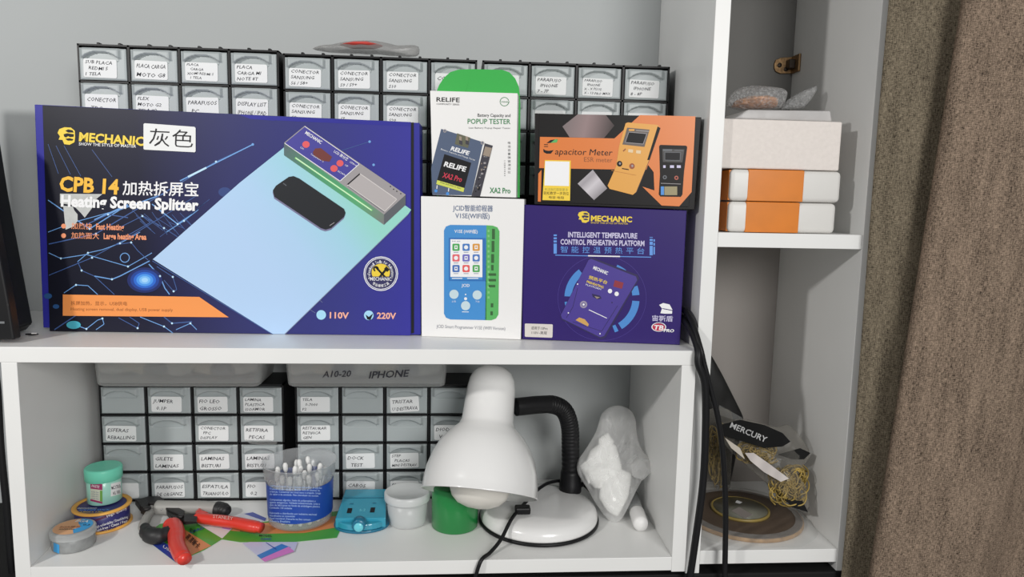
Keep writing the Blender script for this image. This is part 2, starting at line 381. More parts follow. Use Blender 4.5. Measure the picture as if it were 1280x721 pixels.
def organizer(x, y, z, W, H, dep, rows, rh, table, label, group, nubs=True, roll=0.0):
    t = thing('drawer_organizer', label, 'drawer organizer', (x, y, z), group)
    b = MB(); cw = W / 4; fr = .0022
    b.box((x, y + .012, z), (x + W, y + dep, z + H), DARK)                       # core behind the fronts
    b.box((x, y, z), (x + fr, y + .0125, z + H), DARK); b.box((x + W - fr, y, z), (x + W, y + .0125, z + H), DARK)
    b.box((x, y, z + H - .0022), (x + W, y + .0125, z + H), DARK)
    b.box((x, y, z), (x + W, y + .0125, max(z + .003, z + H - .003 - rows * rh)), DARK)
    for c in range(1, 4): b.box((x + c * cw - .0014, y, z), (x + c * cw + .0014, y + .0125, z + H), DARK)
    for r in range(1, rows): zz = z + H - .003 - r * rh; b.box((x, y, zz - .0012), (x + W, y + .0125, zz + .0012), DARK)
    if nubs:
        for c in range(4):
            for q in (.38, .8): b.box((x + (c + q) * cw - .0018, y + .004, z + H), (x + (c + q) * cw + .0018, y + .012, z + H + .003), DARK, .0008)
    b.build('body', t)
    w, h = cw - .0052, rh - .0042
    key = 'drawer_front_%d' % int(rh * 1e5)
    me = bpy.data.meshes.get(key) or drawer_mesh(w, h, .05, key)
    for r in range(rows):
        for c in range(4):
            d = bpy.data.objects.new('drawer', me); COL.objects.link(d); d.parent = t
            out = random.uniform(-.0008, .0004)
            d.location = (c * cw + .0026, -.0012 + out, H - .003 - (r + 1) * rh + .0021)
            if table and r < len(table) and c < len(table[r]) and table[r][c] is not None:
                d['label'] = 'grey drawer with a hand-written white label'
                paper_label(table[r][c], w, h, d, random.uniform(-.025, .025) + (.09 if table[r][c][0] in ('TRISTAR',) else 0))
    t.rotation_euler = (0, roll, 0)
    return t
N0 = None
rows_a = [[['SUB PLACA', 'REDMI 5', '1 TELA'], ['PLACA CARGA', 'MOTO G8'], ['PLACA', 'CARGA', 'XIOMI REDMI S', '1 TELA'], ['PLACA', 'CARGA MI', 'NOTE 8T']],
          [['CONECTOR', 'TPC'], ['FLEX', 'MOTO G2', 'TELA #2'], ['PARAFUSOS', 'PC'], ['DISPLAY LIST', 'IPHONE / IPAD']], [N0] * 4, [N0] * 4]
rows_b = [[['CONECTOR', 'SANSUNG', 'S8 / S8+'], ['CONECTOR', 'SANSUNG', 'S9 / S8+'], ['CONECTOR', 'SANSUNG', 'S9 / S9+'], ['CONECTOR', 'SANSUNG', 'S10']],
          [['CONECTOR', 'SANSUNG', 'S8'], ['CONECTOR', 'SANSUNG', 'J7'], ['CONECTOR', 'SANSUNG', 'S20'], ['CONECTOR', '']], [N0] * 4, [N0, N0, N0, ['']]]
rows_b[0] = [['CONECTOR', 'SANSUNG', 'S6 / S8+'], ['CONECTOR', 'SANSUNG', 'S9 / S9+'], ['CONECTOR', 'SANSUNG', 'S10'], ['CO']]
rows_c = [[['  MINHA', '      1'], ['PARAFUSO', '  IPHONE', '7 - 7P'], ['PARAFUSO', '  IPHONE', 'X - X PLUS', 'X - 13 PRO MAX'], ['PARAFUSO', '  IPHONE', '8 - 8P']],
          [['PARAFUSO'], ['PARAFUSOS', ''], ['PARAFUSOS', ''], ['PARAFUSOS', '']], [N0] * 4, [N0] * 4]
OG = 'drawer organizers on the cabinet top'
organizer(.0247, .15, ZT, .2480, .3567, .095, 4, .0432, rows_a, 'leftmost black organizer of grey drawers behind the big blue box', OG, roll=0)
organizer(.2782, .15, ZT, .2490, .3535, .095, 4, .0432, rows_b, 'middle black organizer of grey drawers with a plastic pouch lying on top', OG)
organizer(.5340, .15, ZT, .2500, .3535, .095, 4, .0432, rows_c, 'rightmost black organizer of grey drawers behind the orange meter box', OG)
rows_d = [[N0, ['JUMPER', '0.1P'], ['FIO LEO', 'GROSSO'], ['LAMINA', 'PLASTICA', 'ISOAMOR']],
          [['ESFERAS', 'REBALLING'], N0, ['CONECTOR', 'FPC', 'DISPLAY'], ['RETIFIRA', 'PECAS']],
          [N0, ['GILETE', 'LAMINAS'], ['LAMINAS', 'BISTURI'], ['LAMINAS', 'BISTURI']],
          [['', ''], ['PARAFUSOS', 'DE ORGANIZ.'], ['ESPATULA', 'TRIANGULO'], ['FIO', '0.2']]]
rows_e = [[['TELA', '  0-7000', '    P2'], N0, ['TRISTAR', '  U DESTRAVA'], N0],
          [['RESTAURAR', 'RETIFICA', '   GEN'], N0, N0, ['DIODO', '  V.3']],
          [N0, ['  DOCK', '  TEST'], ['STEP', 'PLACAS', 'MINI DESTRAV.'], N0],
          [N0, ['CABOS', 'P/ CARREGAR'], ['PLACA', ''], N0]]
OG2 = 'drawer organizers inside the cabinet'
organizer(.0146, .18, ZB, .2490, .1700, .068, 4, .0413, rows_d, 'black organizer of grey drawers inside the cabinet, behind the pliers', OG2, False)
organizer(.2795, .18, ZB, .2490, .1700, .068, 4, .0413, rows_e, 'black organizer of grey drawers inside the cabinet, behind the cotton swab tub', OG2, False)
# ------------------------------------------------------------------ cartons and their printing
def carton(mb, F, tl, tr, br, bl, depth, m, lift=0.0, bev=.0007, front=None):
    """box whose front corners lie on plane F at the given places; runs depth back"""
    q = [F.p(*bl, lift), F.p(*br, lift), F.p(*tr, lift), F.p(*tl, lift)]; d = -F.n * depth
    mb.hexa(q + [p + d for p in q], m, bev)
def face_plane(pl, pr, z):
    a = at(*pl, 'Z', z); b = at(*pr, 'Z', z); d = b - a
    return Plane(a, Vector((d.y, -d.x, 0))), a, b
def emblem(b, F, x, y, s, m, dark, L=.0005):
    """bearded head in a cap and dark glasses, as on the brand mark; s = height in the photograph"""
    P = lambda pts: [(x + u * s, y + v * s) for u, v in pts]
    b.poly(F, P([(.02, .32), (.12, .1), (.42, 0), (.78, .02), (1.0, .2), (1.02, .55), (.98, .85), (.7, 1.0), (.4, .96), (.3, .72), (.08, .7), (.16, .52)]), m, L)
    b.poly(F, P([(.46, .20), (.62, .12), (.86, .17), (.94, .30), (.62, .30)]), dark, L + .0002)
    b.poly(F, P([(.36, .40), (.56, .34), (.95, .40), (.93, .54), (.72, .56), (.62, .50), (.5, .58), (.40, .54)]), dark, L + .0002)
    b.poly(F, P([(.45, .66), (.7, .62), (.92, .68), (.86, .76), (.6, .76)]), dark, L + .0002)
# --- big blue box
F, _, _ = face_plane((62, 414), (512, 419.3), ZT + .0004)
BLUE = mat('carton_blue', S(46, 46, 146), .4, spec=.3, noise_amt=.04, scale=30)
BLUE_D = mat('carton_navy', S(28, 28, 62), .35, coat=.2)
t = thing('cardboard_box', 'big wide dark blue cardboard box printed with a pale heating pad', 'box', (.22, .115, ZT))
b = MB(); carton(b, F, (43, 130.5), (524.5, 153.5), (526, 418.5), (54, 409.5), .046, BLUE, -.0015)
base = root_loc(t)
pA = F.p(60, 270) - base; pB = F.p(515, 270) - base
NAVY = gradmat('print_navy_to_blue', pA, pB, [(0, S(20, 21, 33)), (.25, S(24, 25, 48)), (.5, S(48, 50, 100)), (.8, S(54, 56, 128)), (1, S(54, 52, 150))], .42)
carton(b, F, (53, 131.5), (513.5, 152.5), (513, 419.3), (62, 413.7), .0012, NAVY, 0, .0003)
b.poly(F, [(514, 153), (517.3, 153), (517.6, 416), (514, 417)], PRK, -.0012)
b.poly(F, [(298, 143.2), (330, 144.6), (345, 151), (313, 148.5)], BLUE, .00012)
b.poly(F, [(330, 144.7), (513, 153), (513, 158), (345, 150.5)], BLUE, .00012)
# circuit lines on the artwork
LB = mat('print_line_blue', S(110, 160, 220), .4); LD = mat('print_line_dim', S(62, 92, 150), .4); LW = mat('print_node', S(190, 225, 250), .4)
lines = [[(60, 250), (112, 286), (150, 262), (205, 242)], [(61, 344), (115, 322), (160, 297), (245, 245)], [(61, 316), (76, 323), (108, 318), (160, 333), (190, 316)],
         [(61, 305), (120, 292), (170, 262), (270, 202), (316, 181)], [(97, 327), (110, 316), (128, 312), (150, 304), (175, 290)], [(97, 327), (102, 338), (118, 345), (143, 368)],
         [(118, 345), (140, 349), (150, 345), (187, 326)], [(143, 306), (164, 303), (172, 313), (185, 325)], [(80, 366), (95, 356), (110, 357), (122, 368)],
         [(68, 412), (98, 392), (110, 384)], [(94, 406), (108, 411), (122, 400), (128, 398), (130, 405), (120, 412)], [(148, 397), (172, 410), (174, 404), (162, 396)],
         [(186, 330), (200, 345), (206, 360), (212, 368)], [(196, 333), (216, 346), (221, 362), (217, 364), (205, 350)], [(175, 396), (205, 408), (216, 416)],
         [(205, 396), (215, 404), (240, 402)], [(220, 412), (238, 404), (246, 412)], [(176, 268), (205, 285), (222, 296)], [(190, 255), (222, 280), (240, 268)],
         [(150, 284), (178, 270), (188, 278), (160, 294)], [(208, 290), (230, 276), (248, 262)], [(105, 282), (135, 268), (160, 272)], [(60, 290), (95, 277), (150, 262)]]
b.arc(F, 156, 322, 5.2, 6.2, 0, 360, LB, .0003, 20)
for i, l in enumerate(lines): b.line(F, l, .9 if i % 3 else 1.3, LD if i % 2 else LB, .0002 + .00001 * i)
for x0, y0, x1, y1 in ((115, 187, 140, 221), (80, 182, 101, 220), (60, 180, 73, 217), (70, 182, 88, 218)): b.line(F, [(x0, y0), (x1, y1)], .6, LD, .0002)
for i in range(14): b.line(F, [(165 + i * 5, 262 + (i * 7) % 16), (184 + i * 5, 282 + (i * 5) % 14)], .6, LD, .00022)
for i in range(10): b.line(F, [(200 + i * 4, 296 - i * 3), (226 + i * 4, 276 - i * 3)], .6, LD, .00023)
b.line(F, [(225, 226), (316, 180.5)], 1.4, LB, .00035); b.line(F, [(235, 221), (258, 209.5)], 2.4, LW, .00037); b.line(F, [(118, 275), (160, 256)], 2.2, LB, .00036)
b.line(F, [(405, 195), (462, 177)], .6, LD, .0003)
for x, y in ((316, 180.5), (462, 177), (467, 206)): b.disc(F, x, y, 1.6, 1.6, LB, .0004)
for l in lines:
    for x, y in l[1:-1:2]: b.disc(F, x, y, 1.3, 1.3, LW, .0005, 10)
for k, (r, c) in enumerate(((22, (26, 40, 100)), (18, (30, 66, 150)), (14, (42, 105, 205)), (10.5, (75, 150, 232)), (7, (120, 185, 242)), (4, (160, 210, 248)))): b.disc(F, 181, 350, r, r * .72, mat('glow_ring_%d' % k, S(*c), .4), .0004 + .00003 * k)
b.disc(F, 92, 406, 9, 5, mat('print_teal', S(70, 170, 190), .4), .0006); b.disc(F, 281, 240, 8, 6, mat('print_blue_spot', S(44, 66, 125), .4), .0003)
for x, y, r in ((60, 370, 5), (70, 383, 4)): b.disc(F, x, y, r, r * .7, mat('print_blue_spot2', S(40, 80, 130), .4), .0003)
# heating pad
pC = F.p(440, 245) - base; pD = F.p(330, 330) - base
PAD = gradmat('print_pad', pC, pD, [(0, S(150, 212, 200)), (.3, S(162, 208, 226)), (.65, S(174, 206, 236)), (1, S(178, 206, 238))], .4, .1)
b.poly(F, [(191, 324), (300, 228), (359, 181), (420, 196), (514, 262), (510, 268), (356, 417.6), (341, 417.4)], PAD, .0007)
b.line(F, [(190.5, 326), (341, 417.8)], .9, LD, .0008); b.line(F, [(356, 417.6), (510, 268)], .9, mat('print_grey', S(120, 130, 160), .4), .0008)
PG, PD_, PU = mat('print_metal', S(155, 150, 152), .4), mat('print_metal_dark', S(88, 92, 98), .4), mat('print_violet', S(66, 62, 150), .4)
b.poly(F, [(381, 157), (507, 243), (507, 256), (480, 281), (355, 194), (355, 178.5)], PG, .0009)
b.poly(F, [(355, 178.5), (480, 268), (480, 281), (355, 194)], gradmat('print_side_green', F.p(355, 185) - base, F.p(480, 275) - base, [(0, S(90, 105, 110)), (.35, S(80, 150, 110)), (.75, S(90, 165, 115)), (1, S(120, 125, 122))]), .00095)
b.line(F, [(369, 197), (465, 263)], 2.0, mat('print_green_light', S(150, 225, 130), .4), .00105); b.line(F, [(370, 197.5), (464, 262.5)], .7, PRW, .0011)
b.poly(F, [(480, 268), (507, 243.5), (507, 256), (480, 281)], PD_, .00095)
b.poly(F, [(381, 158.5), (449, 205), (425, 226), (356, 179)], PU, .001)
b.line(F, [(356, 179), (425, 226.3), (449, 205)], .8, PRW, .0011); b.line(F, [(381, 158), (449, 205)], .6, PRW, .0011)
PR = mat('print_red', S(222, 90, 95), .4); PRD = mat('print_dark_red', S(110, 50, 45), .4)
for x, y, r in [(382.5, 180.5, 4.6), (425, 204, 4.4), (417.5, 210.5, 4.6)]: b.disc(F, x, y, r, r * .92, PR, .0012)
b.poly(F, [(391, 190), (394, 185.5), (401, 185), (415, 196), (412, 202), (403, 201), (392, 194)], PRD, .0012)
b.text(F, 'MECHANIC', 381, 167, 401, 180, 4, PRW, .0012, .02); b.text(F, 'Temperature °C', 388, 193, 404, 203, 1.8, PRW, .0012); b.text(F, 'LCD 屏分离', 417, 190, 434, 201, 3, PRW, .0012, .01); b.text(F, 'CPB14', 437, 203, 445, 208, 2, PRW, .0012)
b.text(F, 'ON', 375, 185, 379, 187, 2, PRW, .0012); b.text(F, 'UP', 431, 207, 434.5, 209, 2, PRW, .0012); b.text(F, 'DOWN', 422, 214.5, 431, 220, 2, PRW, .0012)
b.poly(F, [(450, 217), (496, 249), (481, 264), (434, 231)], mat('print_metal_light', S(176, 170, 170), .4), .001)
b.line(F, [(434, 231), (450, 217)], 1.6, PRK, .0011); b.line(F, [(434, 231), (481, 264), (496, 249), (450, 217)], 1.1, mat('print_pale', S(205, 200, 198), .4), .00112); b.line(F, [(435, 232.5), (480, 265)], .7, PD_, .00115)
for x, y in ((488, 233), (492, 236.5), (496, 239), (501, 242)): b.disc(F, x, y, .8, .8, PRK, .0012, 8)
# phone lying on the pad
PH = [(341, 238), (345, 232), (361, 221), (367, 220), (374, 223), (430, 261), (432, 266), (430, 271), (414, 285), (407, 287), (401, 285), (343, 246)]
b.poly(F, [(x - .3, y + 2.2) for x, y in PH], mat('print_phone_edge', S(120, 118, 150), .4), .001); b.poly(F, PH, mat('print_phone_black', S(38, 40, 44), .3), .0012)
b.line(F, [(354, 229), (358, 232)], 1.2, PD_, .0013); b.line(F, [(412, 282), (418, 278)], .8, PG, .0013)
# lettering
emblem(b, F, 71.5, 159, 22, PRY, PRK)
b.text(F, 'MECHANIC', 98.5, 176, 180, 182, 10.5, PRY, .0006, .035); b.text(F, 'SHOW THE STYLE OF MASTER', 98.5, 181.5, 170, 184.5, 3.6, PRW, .0006, .01)
PO = mat('print_amber', S(240, 185, 60), .4); POR = mat('print_orange', S(240, 150, 80), .45); PCO = mat('print_coral', S(235, 150, 110), .45)
b.text(F, 'CPB 14', 74, 238, 148, 242.5, 17.5, PO, .0006, .035)
b.text(F, '加热拆屏宝', 153, 243.5, 248, 245.5, 17.5, PRW, .0006, .012, cjk=True)
b.text(F, 'Heating Screen Splitter', 76, 257.5, 248, 263, 13.5, PRW, .0006, .04)
SCR = mat('torn_paper', S(190, 192, 190), .8, noise_amt=.08, scale=120)
b.poly(F, [(75, 242), (128, 242.5), (120, 249), (112, 256), (100, 258), (90, 256), (75, 254)], SCR, .00055)
b.poly(F, [(79, 257), (91, 258), (93, 263), (97, 268), (97, 276), (92, 283), (82, 287)], SCR, .00055); b.poly(F, [(92, 257), (118, 256), (112, 264), (106, 272), (101, 266)], SCR, .00057)
for y, z1, e, x1 in ((282.5, '加热快', 'Fast Heating', 155), (294.5, '加热面大', 'Large heating Area', 183)):
    b.disc(F, 79.5, y, 3, 3, PCO, .0006); n = len(z1); b.text(F, z1, 89, y + 3.5, 89 + 8.7 * n, y + 4.4, 8, PCO, .0006, .008, cjk=True)
    b.text(F, e, 120 if n == 3 else 129.5, y + 4, x1, y + 5, 7, PCO, .0006, .035)
b.poly(F, [(78.5, 368), (249, 371), (286, 396.5), (78.5, 394.5)], POR, .00075)
PBR = mat('print_brown', S(150, 85, 40), .45)
b.text(F, '拆屏加热，显示，USB供电', 88.5, 381.3, 159, 382, 5.2, PBR, .0009, .004, cjk=True); b.text(F, 'Heating screen removal, dual display, USB power supply', 88.5, 387.8, 216, 389, 3.6, PBR, .0009)
# round seal, voltage boxes
b.arc(F, 476, 342, 20.6, 21.6, 0, 360, PRW, .0005); b.arc(F, 476, 342, 19, 19.8, 0, 360, PRW, .0005); b.disc(F, 476, 342, 18.6, 18.6, mat('print_indigo', S(48, 46, 92), .4), .0005); b.disc(F, 476, 340.5, 11.5, 11, PRY, .0006)
def ringtext(b, F, s, cx, cy, r, a0, a1, h, m, lift, flip=False):
    n = len(s)
    for i, c in enumerate(s):
        if c == ' ': continue
        a = math.radians(a0 + (a1 - a0) * (i + .5) / n); w = abs(math.radians(a1 - a0)) * r / n * .4
        x, y = cx + r * math.cos(a), cy - r * math.sin(a); tx, ty = (math.sin(a), math.cos(a)) if not flip else (-math.sin(a), -math.cos(a))
        b.text(F, c, x - tx * w, y - ty * w, x + tx * w, y + ty * w, h, m, lift, .01, cjk=ord(c) > 999)
ringtext(b, F, 'Professional Tools for Maintenance', 476, 342, 13.2, 205, -25, 3.6, PRW, .0007); ringtext(b, F, '专业维修工具', 476, 342, 17, 228, 312, 4, PRW, .0007, True)
b.line(F, [(469, 333), (484, 349)], 2.4, PRK, .0007); b.line(F, [(483, 336), (474, 347)], 2.8, PRK, .0007); b.arc(F, 470, 336, 1.6, 3.6, -20, 250, PRK, .0007); b.poly(F, [(480, 336), (483, 332.5), (487, 337), (484, 340)], PRK, .0007)
b.rect(F, 462, 345.5, 490, 351.5, mat('print_indigo', (0, 0, 0)), .0008); b.text(F, 'MECHANIC', 462.5, 350.5, 489.5, 350.8, 4.2, PRW, .0009, .01)
PCY = mat('print_sky', S(165, 215, 240), .4); PRO = mat('print_salmon', S(240, 175, 155), .4)
b.disc(F, 401.5, 393.5, 6, 6, PCY, .0006); b.disc(F, 461, 394, 6, 6, PCY, .0006); b.poly(F, [(457, 393), (461, 396), (466.5, 391.5), (463, 400), (459, 399)], PRK, .0007)
b.text(F, '110V', 412, 397.5, 436, 398, 7.4, PRO, .0006, .03); b.text(F, '220V', 471, 398, 495, 398.6, 7.4, PRO, .0006, .03)
for l in ([(393, 369), (403, 378)], [(380, 382), (394, 391)]): b.line(F, l, .5, mat('print_grey', (0, 0, 0)), .0004)
b.build('carton', t)
st = MB(); P4 = [(180, 154), (244, 159), (244.5, 190), (180, 186.5)]
st.prism([F.p(x, y, .0006) for x, y in [(181, 154), (243, 158.5), (244.6, 160), (244.6, 189), (243.5, 190.3), (181, 187), (179.5, 186), (179.5, 155)]], F.n * .0003, PAPER)
st.text(F, '灰色', 186, 182.5, 241, 185, 22.5, PRK, .0012, -.004, cjk=True)
o = st.build('paper_sticker', t); o['label'] = 'white sticker with two black characters'
# --- white tester box with green hang tab (stands on the white programmer box)
FJ, ja, jb = face_plane((526.5, 420), (651, 424.5), ZT + .0004)
t = thing('cardboard_box', 'white tester box with a rounded green hang tab on top', 'box', (.525, .08, .4515))
FR = Plane(FJ.o + FJ.n * (-.004), FJ.n)
GREEN = mat('carton_green', S(48, 170, 70), .4); GREEND = mat('carton_dark_green', S(30, 90, 45), .5)
WB = mat('carton_white', (.82, .81, .80), .42)
zb = .4522
lo = [at(541, 244, 'Y', .0735), at(645.5, 248, 'Y', .058)]
b = MB(); carton(b, FR, (537.5, 113.2), (647, 116.5), (645.3, 247.0), (541, 243.6), .022, WB, 0, .0006)
b.text(FR, 'RELIFE', 545.5, 126.8, 574.5, 127.6, 5.4, PRK, .0004, .012); b.text(FR, 'COMMUNITY SERIES', 545.5, 130.8, 574, 131.6, 2, mat('print_mid_grey', S(110, 110, 110), .5), .0004)
PGR = mat('print_green', S(48, 130, 75), .45)
b.arc(FR, 630.5, 127, 5, 5.7, 10, 170, PGR, .0004); b.arc(FR, 630.5, 127, 5, 5.7, 195, 345, PGR, .0004); b.text(FR, 'SUNSHINE', 624.5, 128, 637, 128.4, 1.8, PGR, .0004)
b.text(FR, 'Battery Capacity and', 597, 145.8, 638, 146.2, 4, mat('print_mid_grey2', S(70, 70, 72), .5), .0004, .006); b.text(FR, 'POPUP TESTER', 584.5, 154.6, 638, 155, 6.2, PGR, .0004, .008)
b.text(FR, 'Last Battery Popup Repair Tester', 586, 160.6, 638, 161, 2, mat('print_mid_grey', (0, 0, 0)), .0004)
for i, c in enumerate('电池容量弹窗测试仪'): b.text(FR, c, 635 - .3, 180 + i * 4.6, 638.2, 180.1 + i * 4.6, 3.2, mat('print_mid_grey', (0, 0, 0)), .0004, 0, cjk=True)
for i, c in enumerate('产品图案仅供参考'): b.text(FR, c, 630, 202 + i * 2.6, 631.8, 202.1 + i * 2.6, 1.8, mat('print_mid_grey', (0, 0, 0)), .0004, 0, cjk=True)
b.text(FR, 'XA2 Pro', 612, 241, 638, 241.6, 6.6, PGR, .0004, .02)
SL = mat('print_slate', S(78, 92, 118), .4); SLD = mat('print_board_dark', S(52, 50, 60), .5)
b.poly(FR, [(551.5, 161), (605, 178), (603, 182), (589.5, 244), (540.5, 243.4), (539, 210)], SL, .0004)
b.poly(FR, [(606, 179), (616, 182), (600, 245.6), (589.5, 245)], SLD, .0005)
for i in range(26):
    k = random.random(); x = 607 - 16 * k + random.uniform(0, 6); y = 183 + 58 * k; b.rect(FR, x, y, x + random.uniform(1, 3), y + random.uniform(1, 3), random.choice([PG, PRK, mat('print_tan', S(150, 135, 120), .5), PD_]), .0006 + i * .000005)
b.poly(FR, [(606.5, 183), (615, 185), (612, 196), (603.5, 194)], MATS['print_tan'], .0007)
b.poly(FR, [(571.5, 166.5), (588, 172), (585, 185), (568.5, 180)], mat('print_olive', S(95, 95, 75), .5), .0006)
for x in (574, 582): b.rect(FR, x, 170, x + 3, 178, MATS['print_tan'], .0007, .3); b.rect(FR, x, 175, x + 4, 180, SLD, .00075, .3)
for x, y in ((556, 163.5), (603, 178.5)): b.arc(FR, x, y, 1, 2.2, 0, 360, PG, .0007, 14)
b.text(FR, 'RELIFE', 563, 187.5, 585.5, 194, 5, PRW, .0006, .03, .15); b.text(FR, 'Battery Capacity and Popup Tester', 551, 187, 594, 201, 1.7, PRW, .0006)
b.poly(FR, [(555.5, 192.5), (589, 203.5), (580.5, 235), (546.5, 225)], PRK, .0007)
b.text(FR, 'RELIFE', 554.5, 207.5, 581.5, 214.5, 6, PRW, .0008, .03, .1); b.text(FR, 'XA2 Pro', 552.5, 221.5, 576.5, 227.5, 6.4, mat('print_crimson', S(205, 50, 75), .45), .0008, .02, .1)
b.poly(FR, [(546.5, 225), (580.5, 235), (579.3, 240), (545.3, 230)], mat('print_lime', S(205, 212, 90), .45), .0008); b.text(FR, 'Press and Hold to Start', 550, 228.4, 576, 236.4, 2, SLD, .0009, 0, .1)
for x, y in ((545, 238.5), (559.5, 242)): b.disc(FR, x, y, 2, 2, mat('print_blue', S(70, 140, 215), .4), .0007, 12); b.line(FR, [(x + 1.5, y - 7), (x + 1, y - 2.6)], 1, PRW, .0007)
b.build('carton', t)
hp = MB(); tab = [(546.2, 248), (546.2, 113), (549, 106), (555, 97), (563, 90), (573, 87), (590, 86.4), (628, 87.2), (637, 90.5), (644, 98), (648.5, 108), (649.5, 117), (650.5, 130), (650, 249)]
hp.prism([FR.p(x, y, -.0222) for x, y in tab[:13]] + [FR.p(649.6, 246.8, -.0222), FR.p(546.2, 243.2, -.0222)][:2], FR.n * -.0012, GREEN)
o = hp.build('hang_tab', t); o['label'] = 'rounded green hang tab'
# --- white programmer box
t = thing('cardboard_box', 'white programmer box printed with a blue and green handheld device', 'box', (.522, .085, ZT))
b = MB(); carton(b, FJ, (526, 245), (655.5, 248.8), (651, 424.5), (526.8, 420.3), .040, WB, 0, .0008)
GT = mat('print_steel_text', S(100, 115, 145), .45)
b.text(FJ, 'JCID智能编程器', 566, 263.6, 616, 264.6, 8, GT, .0004, .008, cjk=True); b.text(FJ, 'V1SE(WIFI版)', 569, 273, 612, 273.8, 7.8, GT, .0004, .008, cjk=True)
JB, JG = mat('print_azure', S(66, 140, 205), .4), mat('print_leaf', S(88, 175, 95), .4)
b.poly(FJ, [(555, 288), (557.5, 283), (563, 281), (608, 281.5), (608, 400), (563, 399.2), (557.5, 397), (555, 392)], JB, .0004)
b.poly(FJ, [(608, 281.5), (616, 282), (621.5, 284), (624.3, 289), (623, 393), (620, 398), (614, 400.2), (606.5, 400)], JG, .0004)
b.rect(FJ, 561, 297, 607, 351, mat('print_azure_dark', S(45, 110, 180), .4), .0005, .01); b.rect(FJ, 563, 299, 603, 346, PRW, .0006, .01)
icons = [(70, 165, 85), (70, 120, 190), (215, 150, 60), (225, 100, 110), (110, 110, 190), (75, 120, 190), (70, 110, 180), (225, 90, 90), (80, 165, 90)]
for i, c in enumerate(icons):
    x, y = 565.5 + (i % 3) * 12.6, 304.5 + (i // 3) * 13.3; m = mat('icon_%d' % i, S(*c), .45)
    b.poly(FJ, [(x + 1, y), (x + 8, y), (x + 9, y + 1), (x + 9, y + 8), (x + 8, y + 9), (x + 1, y + 9), (x, y + 8), (x, y + 1)], m, .0007)
    if i % 2: b.disc(FJ, x + 4.5, y + 4.5, 2.6, 2.6, PRW, .0008, 12)
    else: b.rect(FJ, x + 2.5, y + 2.2, x + 6.5, y + 6.8, PRW, .0008); b.rect(FJ, x + 3.4, y + 3.4, x + 5.6, y + 5.2, m, .0009)
    b.rect(FJ, x + 1.5, y + 10.4, x + 7.5, y + 11.1, GT, .0007)
b.text(FJ, '9:41 AM', 565, 302.2, 575, 302.4, 1.5, GT, .0008); b.rect(FJ, 563, 346.6, 603, 349.4, JB, .0007); b.rect(FJ, 565, 347.4, 578, 348.4, PRW, .0008); b.rect(FJ, 584, 347.4, 598, 348.4, PRW, .0008)
b.text(FJ, 'V1SE (WIFI版)', 568, 291.2, 597, 291.9, 5, PRW, .0006, .012, cjk=True); b.text(FJ, 'JCID', 577, 358.2, 587, 358.4, 3.4, PRW, .0006, .012)
for x, y in ((567.5, 367.7), (596.5, 368.6), (582, 382)): b.disc(FJ, x, y, 5.8, 5.8, mat('print_button', S(195, 215, 222), .45), .0006); b.arc(FJ, x, y, 5.8, 6.4, 0, 360, JB, .0007)
for x, y, r in ((582, 368, .9), (582, 373.3, 1.9)): b.disc(FJ, x, y, r, r, PRW, .0006, 12)
b.line(FJ, [(577.5, 389.6), (586, 389.8)], .8, PRW, .0006); b.text(FJ, '上/左', 564.5, 377.6, 570, 377.8, 2.4, PRW, .0006, cjk=True); b.text(FJ, '下/右', 594, 378, 599.4, 378.2, 2.4, PRW, .0006, cjk=True)
GD = mat('print_leaf_dark', S(50, 95, 50), .45)
for y0, y1, x0, x1 in ((286, 299, 615, 618.6), (301, 315, 614.5, 618), (317.5, 328.5, 614, 617.6), (331, 338, 614, 617), (341.5, 344.6, 611, 620), (348.6, 351.6, 611, 620), (356, 359, 611, 619), (379, 384, 613.5, 616.6), (389, 394, 613, 616)):
    b.rect(FJ, x0, y0, x1, y1, GD, .0006)
for i in range(14): b.rect(FJ, 609.5, 287 + i * 6.4, 612, 290 + i * 6.4, mat('print_leaf_pale', S(125, 195, 125), .45), .0006)
b.text(FJ, 'JCID Smart Programmer V1SE (WIFI Version)', 545.5, 409.6, 631.5, 412.6, 4, mat('print_pale_grey', S(140, 142, 150), .5), .0004)
b.build('carton', t)
# --- purple preheating box
FP, pa, pb = face_plane((653, 424), (850, 431), ZT + .0004)
t = thing('cardboard_box', 'deep purple square box with a blue ring print, under the orange meter box', 'box', (.685, .07, ZT))
PURP = mat('carton_purple', S(48, 32, 104), .4, spec=.25, noise_amt=.03, scale=20); PURL = mat('print_purple', S(70, 54, 142), .4); PURD = mat('print_purple_dark', S(38, 28, 80), .4)
b = MB(); carton(b, FP, (653.5, 255.8), (858.5, 263), (849.8, 431), (652.6, 423.9), .052, PURP, 0, .0008)
emblem(b, FP, 722, 264, 14.5, PRY, PURD, .0004)
b.text(FP, 'MECHANIC', 738.5, 276, 790, 277.6, 6.6, PRY, .0004, .035); b.text(FP, 'SHOW THE STYLE OF MASTER', 738.5, 279.2, 785, 280.6, 2, PRY, .0004)
PLV = mat('print_lavender', S(200, 195, 225), .4)
b.text(FP, 'INTELLIGENT TEMPERATURE', 710, 296.3, 796.5, 298, 6.4, PLV, .0004, .03); b.text(FP, 'CONTROL PREHEATING PLATFORM', 700.5, 305.3, 805.5, 307.4, 6.4, PLV, .0004, .03)
PSK = mat('print_sky_text', S(95, 150, 225), .4)
for i, c in enumerate('智能控温预热平台'): x = 700.5 + i * 13.7; b.text(FP, c, x, 315.6 + i * .27, x + 9, 315.8 + i * .27, 8.2, PSK, .0004, 0, cjk=True)
b.line(FP, [(694, 318.8), (814, 321.4)], 1.0, PSK, .0004); b.line(FP, [(735, 319.6), (775, 320.5)], 1.5, PRW, .0005)
